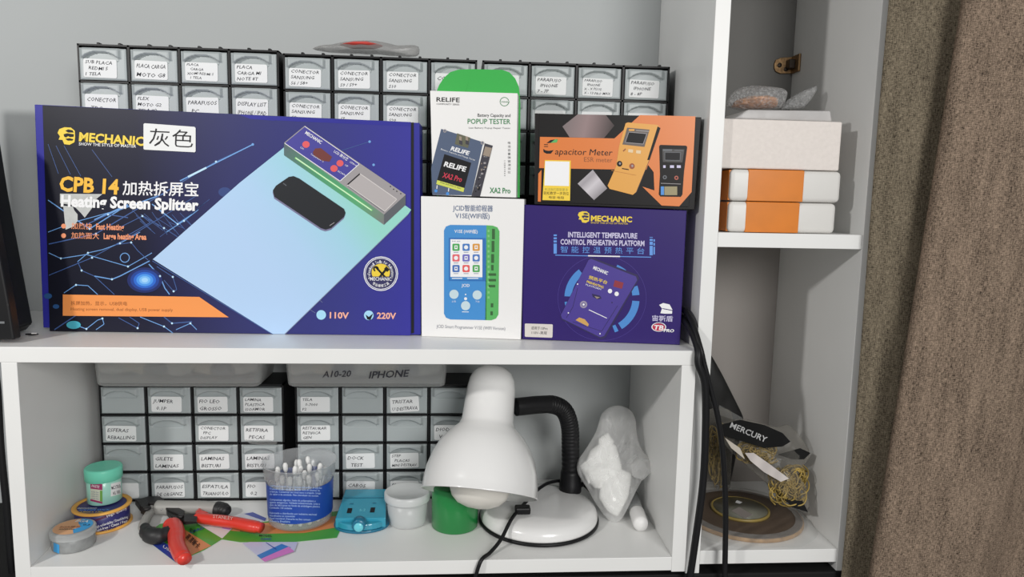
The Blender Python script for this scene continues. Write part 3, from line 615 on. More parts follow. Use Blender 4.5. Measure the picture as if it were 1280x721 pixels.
for x, y0, y1 in ((692, 293, 295), (692, 296.6, 299), (692, 300.4, 303), (692, 304.4, 317), (812, 296.2, 297), (812, 298.6, 301), (812, 302, 306), (812, 307.2, 319)): b.rect(FP, x, y0, x + 4, y1, PSK, .0004)
for y0, y1 in ((299, 302), (303.6, 307), (308.4, 318)): b.rect(FP, 816.8, y0, 818.6, y1, PSK, .0004)
b.arc(FP, 752.5, 372.5, 55, 55.5, 0, 360, PURL, .0003, 60, .96)
PB2 = mat('print_ring_blue', S(72, 135, 205), .4)
for a0, a1 in ((128, 177), (186, 200), (-58, -5), (5, 20), (50, 66), (290, 296)): b.arc(FP, 752.5, 372.5, 38, 47, a0, a1, PB2, .0003, 20, .97)
b.poly(FP, [(737, 322), (742, 322.3), (797, 343.5), (799, 348), (757, 422), (752, 424), (703, 400), (700, 395)], PURD, .0004)
b.poly(FP, [(735.5, 325), (739, 323.4), (795, 345.5), (796.5, 350), (755, 420), (750, 421.3), (702.5, 398), (701, 394)], PURL, .0006)
b.text(FP, 'MECHANIC', 741, 336, 759, 343.4, 4, PRW, .0008, .03); b.text(FP, '预热平台', 735.4, 348.4, 758.5, 355.4, 4.6, PRY, .0008, .012, cjk=True); b.text(FP, 'PREHEATING', 733, 353, 754, 360.4, 2.8, PRY, .0008, .02); b.text(FP, 'PLATFORM', 732, 356.4, 751, 362.6, 2, PRW, .0008)
b.poly(FP, [(768.5, 350), (779.5, 353.3), (777.5, 361), (766.5, 358)], mat('print_oxide', S(140, 45, 60), .4), .0008)
for x, y in ((762.5, 363.7), (770.8, 367.2)): b.disc(FP, x, y, 2.7, 2.8, PRW, .0008, 16)
b.arc(FP, 729.5, 380.5, 2.2, 4.6, 0, 360, mat('print_grey_violet', S(150, 140, 165), .4), .0008); b.disc(FP, 729.5, 380.5, 1.4, 1.4, PRW, .0008, 12)
b.poly(FP, [(740, 367), (750, 369.5), (752, 373), (747, 374), (741, 371)], PURD, .0008); b.poly(FP, [(743, 370), (750, 371.5), (746, 373.4)], MATS['print_tan'], .0009)
b.poly(FP, [(719.5, 400), (724, 396.6), (731, 399), (736, 405), (735, 408)], mat('print_gold', S(205, 160, 90), .4), .0008); b.line(FP, [(736, 387), (758.5, 397.6)], .9, PRW, .0008)
for x, y in ((722, 355), (710.5, 391), (750, 417), (765, 378)): b.disc(FP, x, y, .9, .9, PRW if y != 378 else PURD, .0008, 8)
b.line(FP, [(708, 397), (716, 384), (722, 360)], .5, PURD, .0008); b.line(FP, [(716, 402), (752, 414), (772, 382)], .5, PURD, .0008)
b.poly(FP, [(824, 381), (829, 378.6), (837, 380.5), (840.5, 387), (840, 392), (831, 392), (825.5, 391.4), (827.5, 385.4)], PRW, .0004); b.line(FP, [(828, 385.5), (840.6, 388)], 1, PURP, .0005)
b.text(FP, '宙斯盾', 815, 401, 841, 402, 7.2, PLV, .0004, .014, cjk=True)
PCR = mat('print_logo_red', S(190, 45, 75), .4)
b.disc(FP, 823, 409, 8, 4.8, PCR, .0004); b.arc(FP, 823.5, 408.6, 8, 9.2, 0, 360, PRW, .0005, 24, .62); b.text(FP, 'TB', 816.5, 411.6, 829, 412.2, 5.4, PRW, .0006, .03, .2); b.text(FP, 'PRO', 829.5, 414.6, 842, 415.2, 3.6, PRW, .0006, .03, .3)
b.build('carton', t)
st = MB(); st.prism([FP.p(x, y, .0003) for x, y in ((656, 405), (657, 404.2), (690, 405.2), (691, 406), (690.6, 421), (689.5, 422), (657, 420.8), (656, 420))], FP.n * .0003, mat('sticker_cream', S(212, 206, 200), .6))
st.text(FP, '适用于13Pro', 664, 411.8, 684.5, 412.6, 4.2, mat('print_mid_grey2', (0, 0, 0)), .0008, 0, cjk=True); st.text(FP, '110V~美规', 664.5, 417.6, 683.5, 418.2, 4.2, mat('print_mid_grey2', (0, 0, 0)), .0008, 0, cjk=True)
o = st.build('paper_sticker', t); o['label'] = 'small cream sticker with two lines of text'
# --- orange and black capacitor meter box (lies on the purple box)
FC = Plane(FP.o + FP.n * .004, FP.n)
t = thing('cardboard_box', 'orange and black meter box standing on the purple box', 'box', (.69, .06, .4445))
BK = mat('carton_black', S(26, 24, 24), .42, spec=.22); OR = mat('print_orange_box', S(218, 122, 55), .36)
b = MB(); carton(b, FC, (668.5, 141.5), (877, 146.5), (868, 262.3), (668, 255.2), .05, BK, -.0012, .0007)
carton(b, FC, (674.5, 142), (869.5, 145.6), (861, 258.4), (672.5, 252.6), .001, BK, 0, .0003)
OY = mat('print_meter_amber', S(222, 160, 70), .4)
b.poly(FC, [(675, 171), (768, 173), (800, 143.8), (869.3, 145.4), (864.5, 240), (849, 257.8), (827, 256.8), (803, 233.2), (818, 238), (817, 215), (810, 206), (808, 212), (760, 211.6), (674, 210)], OR, .0004)
SIL = gradmat('print_silver', FC.p(722, 210) - root_loc(t), FC.p(755, 245) - root_loc(t), [(0, S(200, 198, 202)), (.4, S(165, 160, 165)), (.6, S(205, 200, 205)), (1, S(120, 115, 120))], .3)
b.poly(FC, [(703, 158), (722, 142.9), (757, 143.5), (768, 157), (755, 172.6), (712, 171.6)], gradmat('print_bronze', FC.p(700, 150) - root_loc(t), FC.p(765, 165) - root_loc(t), [(0, S(120, 112, 112)), (.5, S(150, 130, 130)), (1, S(70, 62, 62))], .3), .00035)
b.poly(FC, [(741, 212), (759, 235.5), (742.5, 250), (722, 229.5)], SIL, .0005)
b.poly(FC, [(782, 154), (785, 153), (822, 156), (825, 160), (813, 196), (795, 240), (791, 243.5), (762, 236), (759.5, 232), (770, 208), (774, 182)], OY, .0007)
b.poly(FC, [(819, 156), (825, 160), (813, 197), (796, 240), (791, 243.5), (800, 205), (809, 190)], mat('print_meter_edge', S(70, 45, 40), .4), .0006)
b.poly(FC, [(822, 158), (825.6, 160), (812, 200), (809, 200)], BK, .00075)
b.poly(FC, [(784, 159.5), (812, 162), (805.5, 183.5), (778, 180.5)], mat('print_lcd_frame', S(95, 85, 80), .4), .0009); b.poly(FC, [(786, 165), (808.5, 167), (804, 180), (781.5, 178)], PRK, .001)
b.line(FC, [(786, 165), (808.5, 167), (804, 180), (781.5, 178), (786, 165)], .7, PG, .0011); b.rect(FC, 786, 161.3, 793, 163.6, OY, .001); b.line(FC, [(795, 163), (811, 164.2)], 1, PG, .001)
b.line(FC, [(779, 189), (782, 186)], 1.6, PBR, .0009)
for x, y in ((788.5, 188.7), (798.3, 190)): b.poly(FC, [(x - 3, y - 2.4), (x + 3, y - 1.8), (x + 2.6, y + 2.2), (x - 3.4, y + 1.4)], mat('print_cream', S(225, 200, 160), .4), .0009)
for x, y, m in ((774.5, 204.6, BK), (790, 207.6, mat('print_rust', S(150, 75, 40), .4))): b.disc(FC, x, y, 3.4, 3.6, m, .0009, 18); b.disc(FC, x + .4, y - .3, 1.3, 1.5, PG, .001, 10)
b.line(FC, [(777.5, 210.5), (786, 212)], 1.2, BK, .0009); b.line(FC, [(764, 213), (795, 219)], .6, mat('print_amber_dark', S(190, 125, 50), .4), .0009)
b.poly(FC, [(824, 182.5), (825.5, 181), (857.5, 182), (859, 183.5), (855, 215), (853, 243), (851, 246), (825.5, 245.6), (823.5, 243), (825, 218)], BK, .0007)
b.poly(FC, [(828, 186), (855.5, 186.6), (853, 203), (828.5, 202.4)], mat('print_black_soft', S(48, 46, 46), .4), .0008); b.line(FC, [(831, 190), (851, 190.6), (850, 200.6), (831, 200), (831, 190)], .7, PD_, .0009)
b.rect(FC, 828.6, 186.4, 840, 188.8, PD_, .0009); b.line(FC, [(843, 188), (854, 188.3)], .9, PD_, .0009); b.rect(FC, 831.5, 191, 849.8, 200, PRK, .00085)
for x, w in ((829, 3), (837.5, 5), (846, 5)): b.rect(FC, x, 206.5, x + w, 209.8, PLV, .0009, .02)
for x, y, m in ((831, 221.5, PD_), (845.5, 222.2, mat('print_brick', S(170, 80, 60), .4))): b.arc(FC, x, y, 1.2, 2.6, 0, 360, m, .0009, 16)
b.line(FC, [(826, 229), (851, 230)], .7, PG, .0009); b.rect(FC, 826, 233, 830, 243.6, mat('print_blue', (0, 0, 0)), .0009); b.rect(FC, 830.5, 233, 846.5, 243.8, mat('print_khaki', S(150, 140, 105), .45), .0009)
b.text(FC, 'apacitor Meter', 693.5, 193, 765, 194.4, 7.6, PRK, .0006, 0, .15); b.text(FC, 'ESR meter', 730, 202, 765.5, 202.8, 5.8, PBR, .0006, 0)
b.poly(FC, [(679, 186), (682, 188), (686, 188.5), (692, 187.6), (688.5, 192), (683, 192), (679.5, 190)], PRK, .0006); b.poly(FC, [(683, 179), (688, 175), (697, 173.8), (692, 178)], PRK, .0006); b.poly(FC, [(688, 178.6), (694, 174), (697.4, 174.4), (696, 178)], JG, .0007)
for y in (180.6, 183): b.line(FC, [(680, y), (685, y + .2)], .9, PRK, .0006)
b.poly(FC, [(672.9, 217), (677, 212), (676, 252), (672.3, 251.8)], OR, .0004)
b.build('carton', t)
st = MB(); st.prism([FC.p(x, y, .0005) for x, y in ((681, 200), (713.5, 200.7), (712.5, 250.8), (678, 250))], FC.n * .0003, mat('sticker_yellow', S(240, 205, 60), .5))
st.poly(FC, [(681.5, 201.4), (711.8, 202), (711.2, 232.5), (680.6, 231.8)], PRW, .0009)
st.text(FC, '关注我们获取更多', 680.5, 238.3, 710, 239, 3.6, mat('print_sage', S(150, 150, 60), .5), .0009, 0, cjk=True); st.text(FC, '轻松教学一步到位', 679.5, 243.3, 711, 244, 4.2, PRK, .0009, 0, cjk=True); st.text(FC, '电容·电阻', 686, 248.2, 705, 248.8, 3.4, PRK, .0009, 0, cjk=True)
o = st.build('paper_sticker', t); o['label'] = 'yellow sticker with a white square and dark text'
# ------------------------------------------------------------------ monitor, cables on the cabinet top
t = thing('monitor', 'black monitor housing with a slanted edge at the left end of the cabinet top', 'monitor', (-.06, .06, ZT))
CASE = mat('monitor_black', S(38, 40, 40), .5, noise_amt=.1, scale=60)
def mon(pts, y0, y1, m, nm, bev=.002):
    b = MB(); b.prism([(p.x, y0, p.z) for p in pts], (0, y1 - y0, 0), m, bev); return b.build(nm, t)
z0 = ZT + .0008
R0 = at(-3, 150, 'Y', .1); R1 = at(11, 240, 'Y', .1); R2 = at(42, 404, 'Y', .1); R3 = at(39, 414, 'Y', .1)
mon([Vector((-.17, 0, z0)), Vector((R3.x - .004, 0, z0)), Vector((R3.x, 0, z0 + .006)), R2, R1, R0, Vector((-.10, 0, .60)), Vector((-.17, 0, .60))], .030, .1, CASE, 'housing', .003)
bz = [at(-30, 165, 'Y', .018), at(-14, 240, 'Y', .018), at(12, 380, 'Y', .018), at(19, 424, 'Y', .018)]
mon([Vector((-.17, 0, z0 + .003)), Vector((bz[3].x, 0, z0 + .004)), bz[2], bz[1], bz[0], Vector((-.10, 0, .59)), Vector((-.17, 0, .59))], .016, .0302, DARK, 'bezel', .002)
b = MB(); c = at(1, 403, 'Y', .0155); b.box((c.x - .03, .0152, c.z - .0012), (c.x + .004, .0164, c.z + .0012), mat('silver_trim', S(150, 152, 155), .35, metal=.6)); o = b.build('trim_line', t); o['label'] = 'thin silver line'
b = MB()
pts = []
for i in range(46): a = i * .75; pts.append((-.002 + .013 * math.cos(a) + .003 * math.sin(i * 1.7), .165 + .022 * math.sin(a), ZT + .006 + i * .0011))
b.tube(pts, .0028, RUBBER, 8)
tag(settle(b.build('coiled_cable')), 'coiled thin black cord heaped between the monitor and the big blue box', 'cable')
b = MB(); F = at(39, 418.5, 'Z', ZT + .001)
b.prism([F + Vector((-.007, 0, 0)), F + Vector((.002, -.003, .0)), F + Vector((.008, .001, 0)), F + Vector((.0, .004, 0))], (0, 0, .0015), DARK, .0003); b.prism([F + Vector((.001, -.002, .0016)), F + Vector((.007, -.001, .0016)), F + Vector((.004, .002, .0016))], (0, 0, .0012), WB, .0003)
tag(settle(b.build('paper_scrap')), 'tiny black and white scrap on the cabinet top beside the monitor', 'scrap')
# black cables that come from behind the purple box and hang down in front of the cabinet side
b = MB(); b.tube([(.786, .12, ZT + .006), (.7845, .06, ZT + .030), (.786, .022, ZT + .026), (.7895, -.003, ZT + .004), at(873, 455, 'Y', -.009), at(881, 480, 'Y', -.009), at(882, 530, 'Y', -.008), at(879, 600, 'Y', -.006), at(870, 670, 'Y', -.006), at(861, 730, 'Y', -.006), at(850, 800, 'Y', -.006)], .0044, RUBBER, 12)
tag(settle(b.build('power_cable')), 'thicker black cable hanging in front of the joint between cabinet and shelf unit', 'cable')
b = MB(); b.tube([(.7865, .125, ZT + .016), (.7858, .06, ZT + .041), (.7875, .022, ZT + .035), (.792, -.003, ZT + .006), at(880, 455, 'Y', -.006), at(888, 485, 'Y', -.006), at(897, 520, 'Y', -.006), at(904, 570, 'Y', -.005), at(907, 640, 'Y', -.004), at(906, 720, 'Y', -.004), at(906, 800, 'Y', -.004)], .0034, RUBBER, 12)
tag(settle(b.build('power_cable')), 'thinner black cable hanging in front of the lower shelf of the shelf unit', 'cable')
b = MB(); b.tube([at(-14, 420, 'Y', .06), at(-4, 480, 'Y', .05), at(1, 560, 'Y', .045), at(9, 640, 'Y', .045), at(16, 720, 'Y', .045), at(29, 800, 'Y', .045)], .0040, RUBBER, 12)
tag(settle(b.build('power_cable')), 'black cable hanging outside the left side of the cabinet', 'cable')
# ------------------------------------------------------------------ pouch on the organizers
t = thing('plastic_pouch', 'crumpled clear pouch with a red item, lying on the middle organizer', 'pouch', (.385, .19, .6330))
FILM = film('clear_film', (.75, .76, .75), .08, .18, bump=.6, scale=50)
Pz = Plane((0, .185, 0), (0, -1, 0)); PO_ = [(388, 61), (400, 57), (412, 56.5), (425, 53.5), (445, 51), (468, 51), (485, 54), (500, 58), (517, 57.5), (524, 56), (525, 63), (524, 71), (500, 69), (470, 67), (430, 65.5), (405, 64.5)]
b = MB(); pillow(b, [Pz.p(x, y) for x, y in PO_], Pz.p(458, 62), (0, -1, 0), .016, film('grey_film', (.42, .41, .40), .34, .25, bump=.6, scale=50), .02, wr=.004, ws=70); b.build('film', t)
b = MB(); pillow(b, [Pz.p(x, y) for x, y in [(424, 56.5), (440, 53.2), (462, 53), (480, 57.5), (470, 61), (440, 60.5)]], Pz.p(452, 57), (0, -1, 0), .0185, mat('red_plastic', S(205, 70, 62), .4), .01, wr=.001); o = b.build('red_item', t); o['label'] = 'red item inside the pouch'
# ------------------------------------------------------------------ things on the shelves of the tall unit
def parcel(z0, z1, label, xr, tear):
    t = thing('parcel', label, 'parcel', (.89, .10, z0), 'white parcels with orange tape on the shelf')
    W = mat('parcel_white', S(218, 216, 212), .45, bump=.25, scale=45); O_ = mat('orange_tape', S(214, 122, 22), .3, coat=.3, noise_amt=.05, scale=40)
    xl, yf, yb = .8275, .022, .165
    b = MB(); b.box((xl, yf, z0), (xr, yb, z1), W, .0055, 4, True); b.build('wrapped_block', t)
    xa = at(935 if tear else 932, (z0 > .44) and 230 or 272, 'Y', yf).x; xb = at(1003 if tear else 1000, 250, 'Y', yf).x; e = .0005
    b = MB()
    b.box((xa, yf - e, z0 + .0003), (xb, yf + .003, z1 - .0003), O_, .0004); b.box((xa, yf + .002, z1 - .002), (xb, yb - .004, z1 + .0002), O_, .0004)
    b.box((xl - e, yf + .006, z0 + .0008), (xl + .003, yb - .006, z1 - .0008), O_, .0004)
    b.build('tape', t)
    return t
ZP = S1
parcel(ZP + .0004, ZP + .0368, 'white parcel with orange tape, the lower one, lying directly on the shelf', .9605, False)
parcel(ZP + .0376, ZP + .0750, 'white parcel with orange tape, the upper one, under the white foam block', .9640, True)
t = thing('foam_block', 'large white foam block on the two taped parcels', 'foam block', (.89, .1, ZP + .0756))
FOAM = mat('white_foam', S(226, 218, 212), .9, noise_amt=.03, scale=220, bump=.25)
b = MB(); b.box((.8145, .024, ZP + .0758), (.9605, .16, ZP + .1335), FOAM, .0018, 2); b.build('block', t)
t = thing('padded_envelope', 'flat white translucent envelope lying on the foam block', 'envelope', (.89, .1, ZP + .134))
Pe = Plane((0, .035, 0), (0, -1, 0)); b = MB()
a = [Pe.p(917, 150), Pe.p(1040, 150.5), Pe.p(1038, 137.5), Pe.p(935, 136)]
zt = ZP + .1345
q = [Vector((a[0].x, .034, zt)), Vector((a[1].x, .034, zt)), Vector((a[2].x, .034, a[2].z - .001)), Vector((a[3].x, .034, a[3].z - .001))]
b.hexa(q + [v + Vector((-.002, .115, 0)) for v in q], film('white_sheet', (.84, .82, .81), .50, .35, bump=.5, scale=30), .002, 3, True); b.build('sleeve', t)
BUB = film('bubble_film', (.84, .84, .84), .30, .12, bump=1.0, scale=420)
_nt = BUB.node_tree; _v = _nt.nodes.new('ShaderNodeTexVoronoi'); _v.inputs['Scale'].default_value = 230; _c = _nt.nodes.new('ShaderNodeTexCoord')
_nt.links.new(_c.outputs['Object'], _v.inputs['Vector']); _rr = _nt.nodes.new('ShaderNodeValToRGB'); _rr.color_ramp.elements[0].color = (.95, .95, .95, 1); _rr.color_ramp.elements[1].color = (.55, .55, .55, 1); _rr.color_ramp.elements[0].position = .15; _rr.color_ramp.elements[1].position = .6
_nt.links.new(_v.outputs['Distance'], _rr.inputs['Fac']); _nt.links.new(_rr.outputs['Color'], _nt.nodes['Principled BSDF'].inputs['Base Color'])
zt2 = a[2].z
def pouch(label, pts, cen, y, th, extra=None):
    t = thing('bubble_pouch', label, 'bubble wrap pouch', tuple(at(*cen, 'Y', y).xy) + (zt2,))
    P = Plane((0, y, 0), (0, -1, 0)); b = MB(); pillow(b, [P.p(*q) for q in pts], P.p(*cen), (0, -1, 0), th, BUB, th, wr=.002, ws=160); b.build('bubble_wrap', t)
    if extra:
        b = MB(); pillow(b, [P.p(*q) for q in extra], P.p(*cen), (0, -1, 0), th * .88, mat('copper_parts', S(205, 140, 85), .5, noise_amt=.5, scale=160, metal=.3), th * .8, wr=.003, ws=200); o = b.build('contents', t); o['label'] = 'orange brown parts inside the pouch'
pouch('bubble wrap pouch with orange brown parts, on the envelope', [(908, 133), (911, 120), (922, 110), (938, 107), (962, 108.5), (978, 111), (984, 115), (981, 126), (976, 136), (950, 137.5), (925, 138)], (945, 124), .075, .022, [(914, 134), (920, 125), (935, 120.5), (958, 120), (972, 124), (970, 135), (940, 136)])
pouch('empty bubble wrap pouch sticking up behind the other pouch', [(976, 137), (984, 125), (1000, 115), (1012, 110), (1020, 107), (1021, 112), (1014, 124), (1003, 136)], (996, 126), .115, .012)
# --- bottom compartment
t = thing('wooden_disc', 'flat brown disc in clear film on the bottom shelf of the shelf unit', 'disc', (.905, .112, S3))
WOOD = mat('brown_disc', S(88, 74, 62), .5, noise_amt=.15, scale=25); RIM = mat('disc_rim', S(165, 130, 88), .55, noise_amt=.3, scale=120)
b = MB(); b.lathe([(0, .0002), (.080, .0002), (.0812, .001), (.0812, .0045), (.0805, .0055)], (.905, .112, S3), RIM, 64); b.lathe([(.0800, .0053), (.078, .0060), (0, .0060)], (.905, .112, S3), WOOD, 64); b.build('disc', t)
c = at(925, 636, 'Z', S3 + .0075); b = MB()
b.lathe([(.0365, 0), (.040, 0), (.040, .003), (.0385, .0036), (.0365, .0030)], (c.x, c.y, S3 + .0062), mat('olive_rim', S(150, 130, 70), .4), 48, closed=True); b.lathe([(.0368, .0031), (0, .0032)], (c.x, c.y, S3 + .0064), mat('inner_disc_grey', S(120, 120, 108), .3, coat=.4), 48); o = b.build('inner_disc', t); o['label'] = 'grey round plate with an olive rim'
PL = Plane((0, 0, S3 + .0097), (0, 0, 1)); b = MB(); b.poly(PL, [(914, 638), (924, 633.5), (941, 643), (931, 648)], mat('sticker_grey', S(158, 150, 145), .6), .0002); b.poly(PL, [(921, 625), (928, 627.5), (925, 629.5), (919, 628)], PAPER, .0002); b.build('paper_sticker', t)
b = MB(); vs = []; fs = []; n = 60
for j, (r, h) in enumerate(((.070, .0072), (.0828, .0068), (.092, .003), (.100, .0006))):
    for k in range(n):
        a = 2 * math.pi * k / n; p = Vector((.905 + r * math.cos(a), .112 + r * math.sin(a), S3 + h)); q = noise.noise(p * 60) * .006 * (j > 0) * (j < 3)
        p.x = min(.9905, max(.8145, p.x)); p.y = max(.020, min(.234, p.y)); p.z = max(S3 + .0004, p.z + abs(q)); vs.append(p)
for j in range(3):
    for k in range(n): fs.append((j * n + k, j * n + (k + 1) % n, (j + 1) * n + (k + 1) % n, (j + 1) * n + k))
b.add(vs, fs, FILM, True); b.build('wrapping_film', t)
STR = mat('yellow_strands', S(158, 134, 68), .45, noise_amt=.35, scale=90)
def strands(F, cx, cy, rx, ry, n, depth, seed):
    random.seed(seed); b = MB()
    for i in range(n):
        a0 = random.uniform(0, 6.3); r = random.uniform(.35, .95); x0, y0 = cx + rx * random.uniform(-.6, .6), cy + ry * random.uniform(-.6, .6); pts = []
        for k in range(6):
            a = a0 + k * .9; pts.append(F.p(min(cx + rx, max(cx - rx, x0 + rx * .5 * r * math.cos(a))), min(cy + ry, max(cy - ry, y0 + ry * .5 * r * math.sin(a))), random.uniform(-depth, depth)))
        b.tube(pts, .0010, STR, 5)
    return b
t = thing('plastic_bag', 'clear bag of yellow strands with a black printed band, leaning on the disc', 'bag', (.94, .12, S3 + .02))
F = Plane(at(1008, 636, 'Y', .060), Vector((-.12, -.86, .34)))
MO = [(897, 531), (905, 526), (930, 523), (955, 529), (972, 535), (985, 528), (1000, 545), (1014, 566), (1008, 578), (998, 588), (1004, 603), (1010, 620), (1013, 639), (1004, 638), (985, 627), (965, 610), (940, 588), (915, 566), (900, 548)]
b = MB(); pillow(b, [F.p(x, y) for x, y in MO], F.p(968, 574), F.n, .015, film('smoky_film', (.42, .40, .36), .10, .15, bump=.7, scale=60), .012, wr=.004, ws=60, seed=3); b.build('film', t)
b = strands(F, 985, 606, 26, 26, 120, .009, 3); b2 = strands(F, 945, 565, 28, 15, 60, .006, 4); b.add(b2.v, b2.f, STR, True); o = b.build('strands', t); o['kind'] = 'stuff'; o['label'] = 'tangled yellow strands'
def bagprint(b, pts, m, k=.021): b.prism([F.p(x, y, k) for x, y in pts], F.n * .0006, m)
b = MB(); bagprint(b, [(972, 568), (1000, 560), (1013, 566), (1005, 574), (990, 574)], mat('bag_black', (.008, .008, .008), .7, spec=.1), .012); b.build('printed_patch', t); b = MB(); bagprint(b, [(981, 624), (1003, 626), (1010, 640), (990, 634)], MATS['bag_black'], .008)
b.build('printed_patch', t); b = MB(); bagprint(b, [(900, 531), (925, 524.5), (955, 531), (978, 541), (988, 552), (978, 558), (955, 560), (930, 552), (905, 545)], mat('bag_black', (.008, .008, .008), .7, spec=.1)); b.text(F, 'MERCURY', 912, 534, 957, 553, 7, mat('print_silver_grey', S(165, 165, 165), .45), .0222, .012); o = b.build('printed_band', t); o['label'] = 'black band with silver lettering'
b = MB(); bagprint(b, [(931, 566), (942, 566), (962, 580), (986, 598), (976, 602), (955, 590), (938, 576)], mat('strip_white', S(196, 188, 184), .6), .016); bagprint(b, [(906, 547), (925, 560), (931, 574), (914, 560)], mat('print_ivory', S(190, 180, 165), .5), .0155); b.build('paper_label', t)
t = thing('plastic_bag', 'clear bag of yellow strands standing in the back corner beside the divider', 'bag', (.845, .21, S3))
F2 = Plane((0, .197, 0), (0, -1, .02)); b = MB(); BO = [(872, 515), (890, 508), (908, 512), (912, 540), (908, 575), (906, 612), (890, 616), (872, 614), (869, 570)]
BO = [(x + 6, y) for x, y in BO]
pillow(b, [F2.p(x, y) for x, y in BO], F2.p(896, 565), F2.n, .016, MATS['smoky_film'], .016, wr=.004, ws=60, seed=8); b.build('film', t)
o = strands(F2, 896, 568, 11, 44, 60, .010, 9).build('strands', t); o['kind'] = 'stuff'; o['label'] = 'tangled yellow strands'
random.seed(21)
t = thing('plastic_pouch', 'black pouch leaning in the corner behind the strand bags', 'pouch', (.84, .2, S3))
F3 = Plane((0, .2235, 0), (0, -1, 0)); b = MB()
pillow(b, [F3.p(x, y) for x, y in [(884, 436), (890, 445), (903, 468), (918, 498), (931, 524), (926, 545), (918, 580), (912, 610), (893, 611), (884, 560), (882, 522), (878, 480), (877, 450)]], F3.p(899, 520), F3.n, .006, mat('black_pouch', (.012, .012, .012), .35), .006, wr=.002); b.build('pouch', t)
b = MB(); b.hexa([F3.p(899, 506, .008), F3.p(928, 522, .008), F3.p(929, 529, .008), F3.p(898, 518, .008)] + [F3.p(899, 506, .0072), F3.p(928, 522, .0072), F3.p(929, 529, .0072), F3.p(898, 518, .0072)], FILM); b.build('clear_flap', t)
# ------------------------------------------------------------------ curtain
t = thing('curtain', 'heavy brown woven curtain hanging beside the shelf unit', 'curtain', (1.15, -.02, -.70))
CUR = curtain_mat('curtain_weave', S(40, 33, 28), S(166, 145, 126)); CUR2 = curtain_mat('curtain_reverse', S(42, 36, 30), S(148, 136, 116))
def sheet(rows, name, m, th=.0012):
    vs = []; fs = []; uv = []; n = len(rows[0])
    for r in rows:
        u = 0
        for i, p in enumerate(r):
            if i: u += (Vector(p) - Vector(r[i - 1])).length
            vs.append(Vector(p)); uv.append((u, p[2]))
    for j in range(len(rows) - 1):
        for i in range(n - 1): fs.append((j * n + i, j * n + i + 1, (j + 1) * n + i + 1, (j + 1) * n + i))
    off = root_loc(t); me = bpy.data.meshes.new(name); me.from_pydata([v - off for v in vs], [], fs); me.materials.append(m)
    l = me.uv_layers.new(name='weave')
    for p in me.polygons:
        p.use_smooth = True
        for li in p.loop_indices: l.data[li].uv = uv[me.loops[li].vertex_index]
    o = bpy.data.objects.new(name, me); COL.objects.link(o); o.parent = t
    md = o.modifiers.new('thickness', 'SOLIDIFY'); md.thickness = th; md.offset = 0
    return o
Z = [.98 - i * .06 for i in range(29)]
def cur_strip(z): x0 = .9915 + .0012 * math.sin(z * 9); return [(x0 + .092 * k / 14, .0005 - .030 * (k / 14) + .003 * math.sin(k * .6 + z * 3) * (k > 1), z) for k in range(15)]
def cur_flap(z):
    q = (z - .016) / (.6737 - .016); xf = 1.0025 + .0476 * q; out = []
    for k in range(7): out.append((xf + .010 * (1 - math.cos(k / 6 * math.pi / 2)), -.042 - .010 * math.sin(k / 6 * math.pi / 2), z))
    for k in range(1, 41):
        s = k / 40 * .36; x = xf + .010 + s
        y = -.052 - .012 * math.sin(s * 22 + (1 - q) * .7) * min(1, s * 14) + .006 * math.sin(s * 41 - q * 1.5) * min(1, s * 8) - .02 * (s > .18) * (s - .18); out.append((x, y, z))
    return out
sheet([cur_strip(z) for z in Z], 'inner_fold', CUR2)['label'] = 'greener fold of the curtain behind the front fold'
sheet([[(cur_flap(z)[0][0] + .006, -.034, z), (cur_flap(z)[0][0] + .0015, -.038, z)] + cur_flap(z) for z in Z], 'front_fabric', CUR)
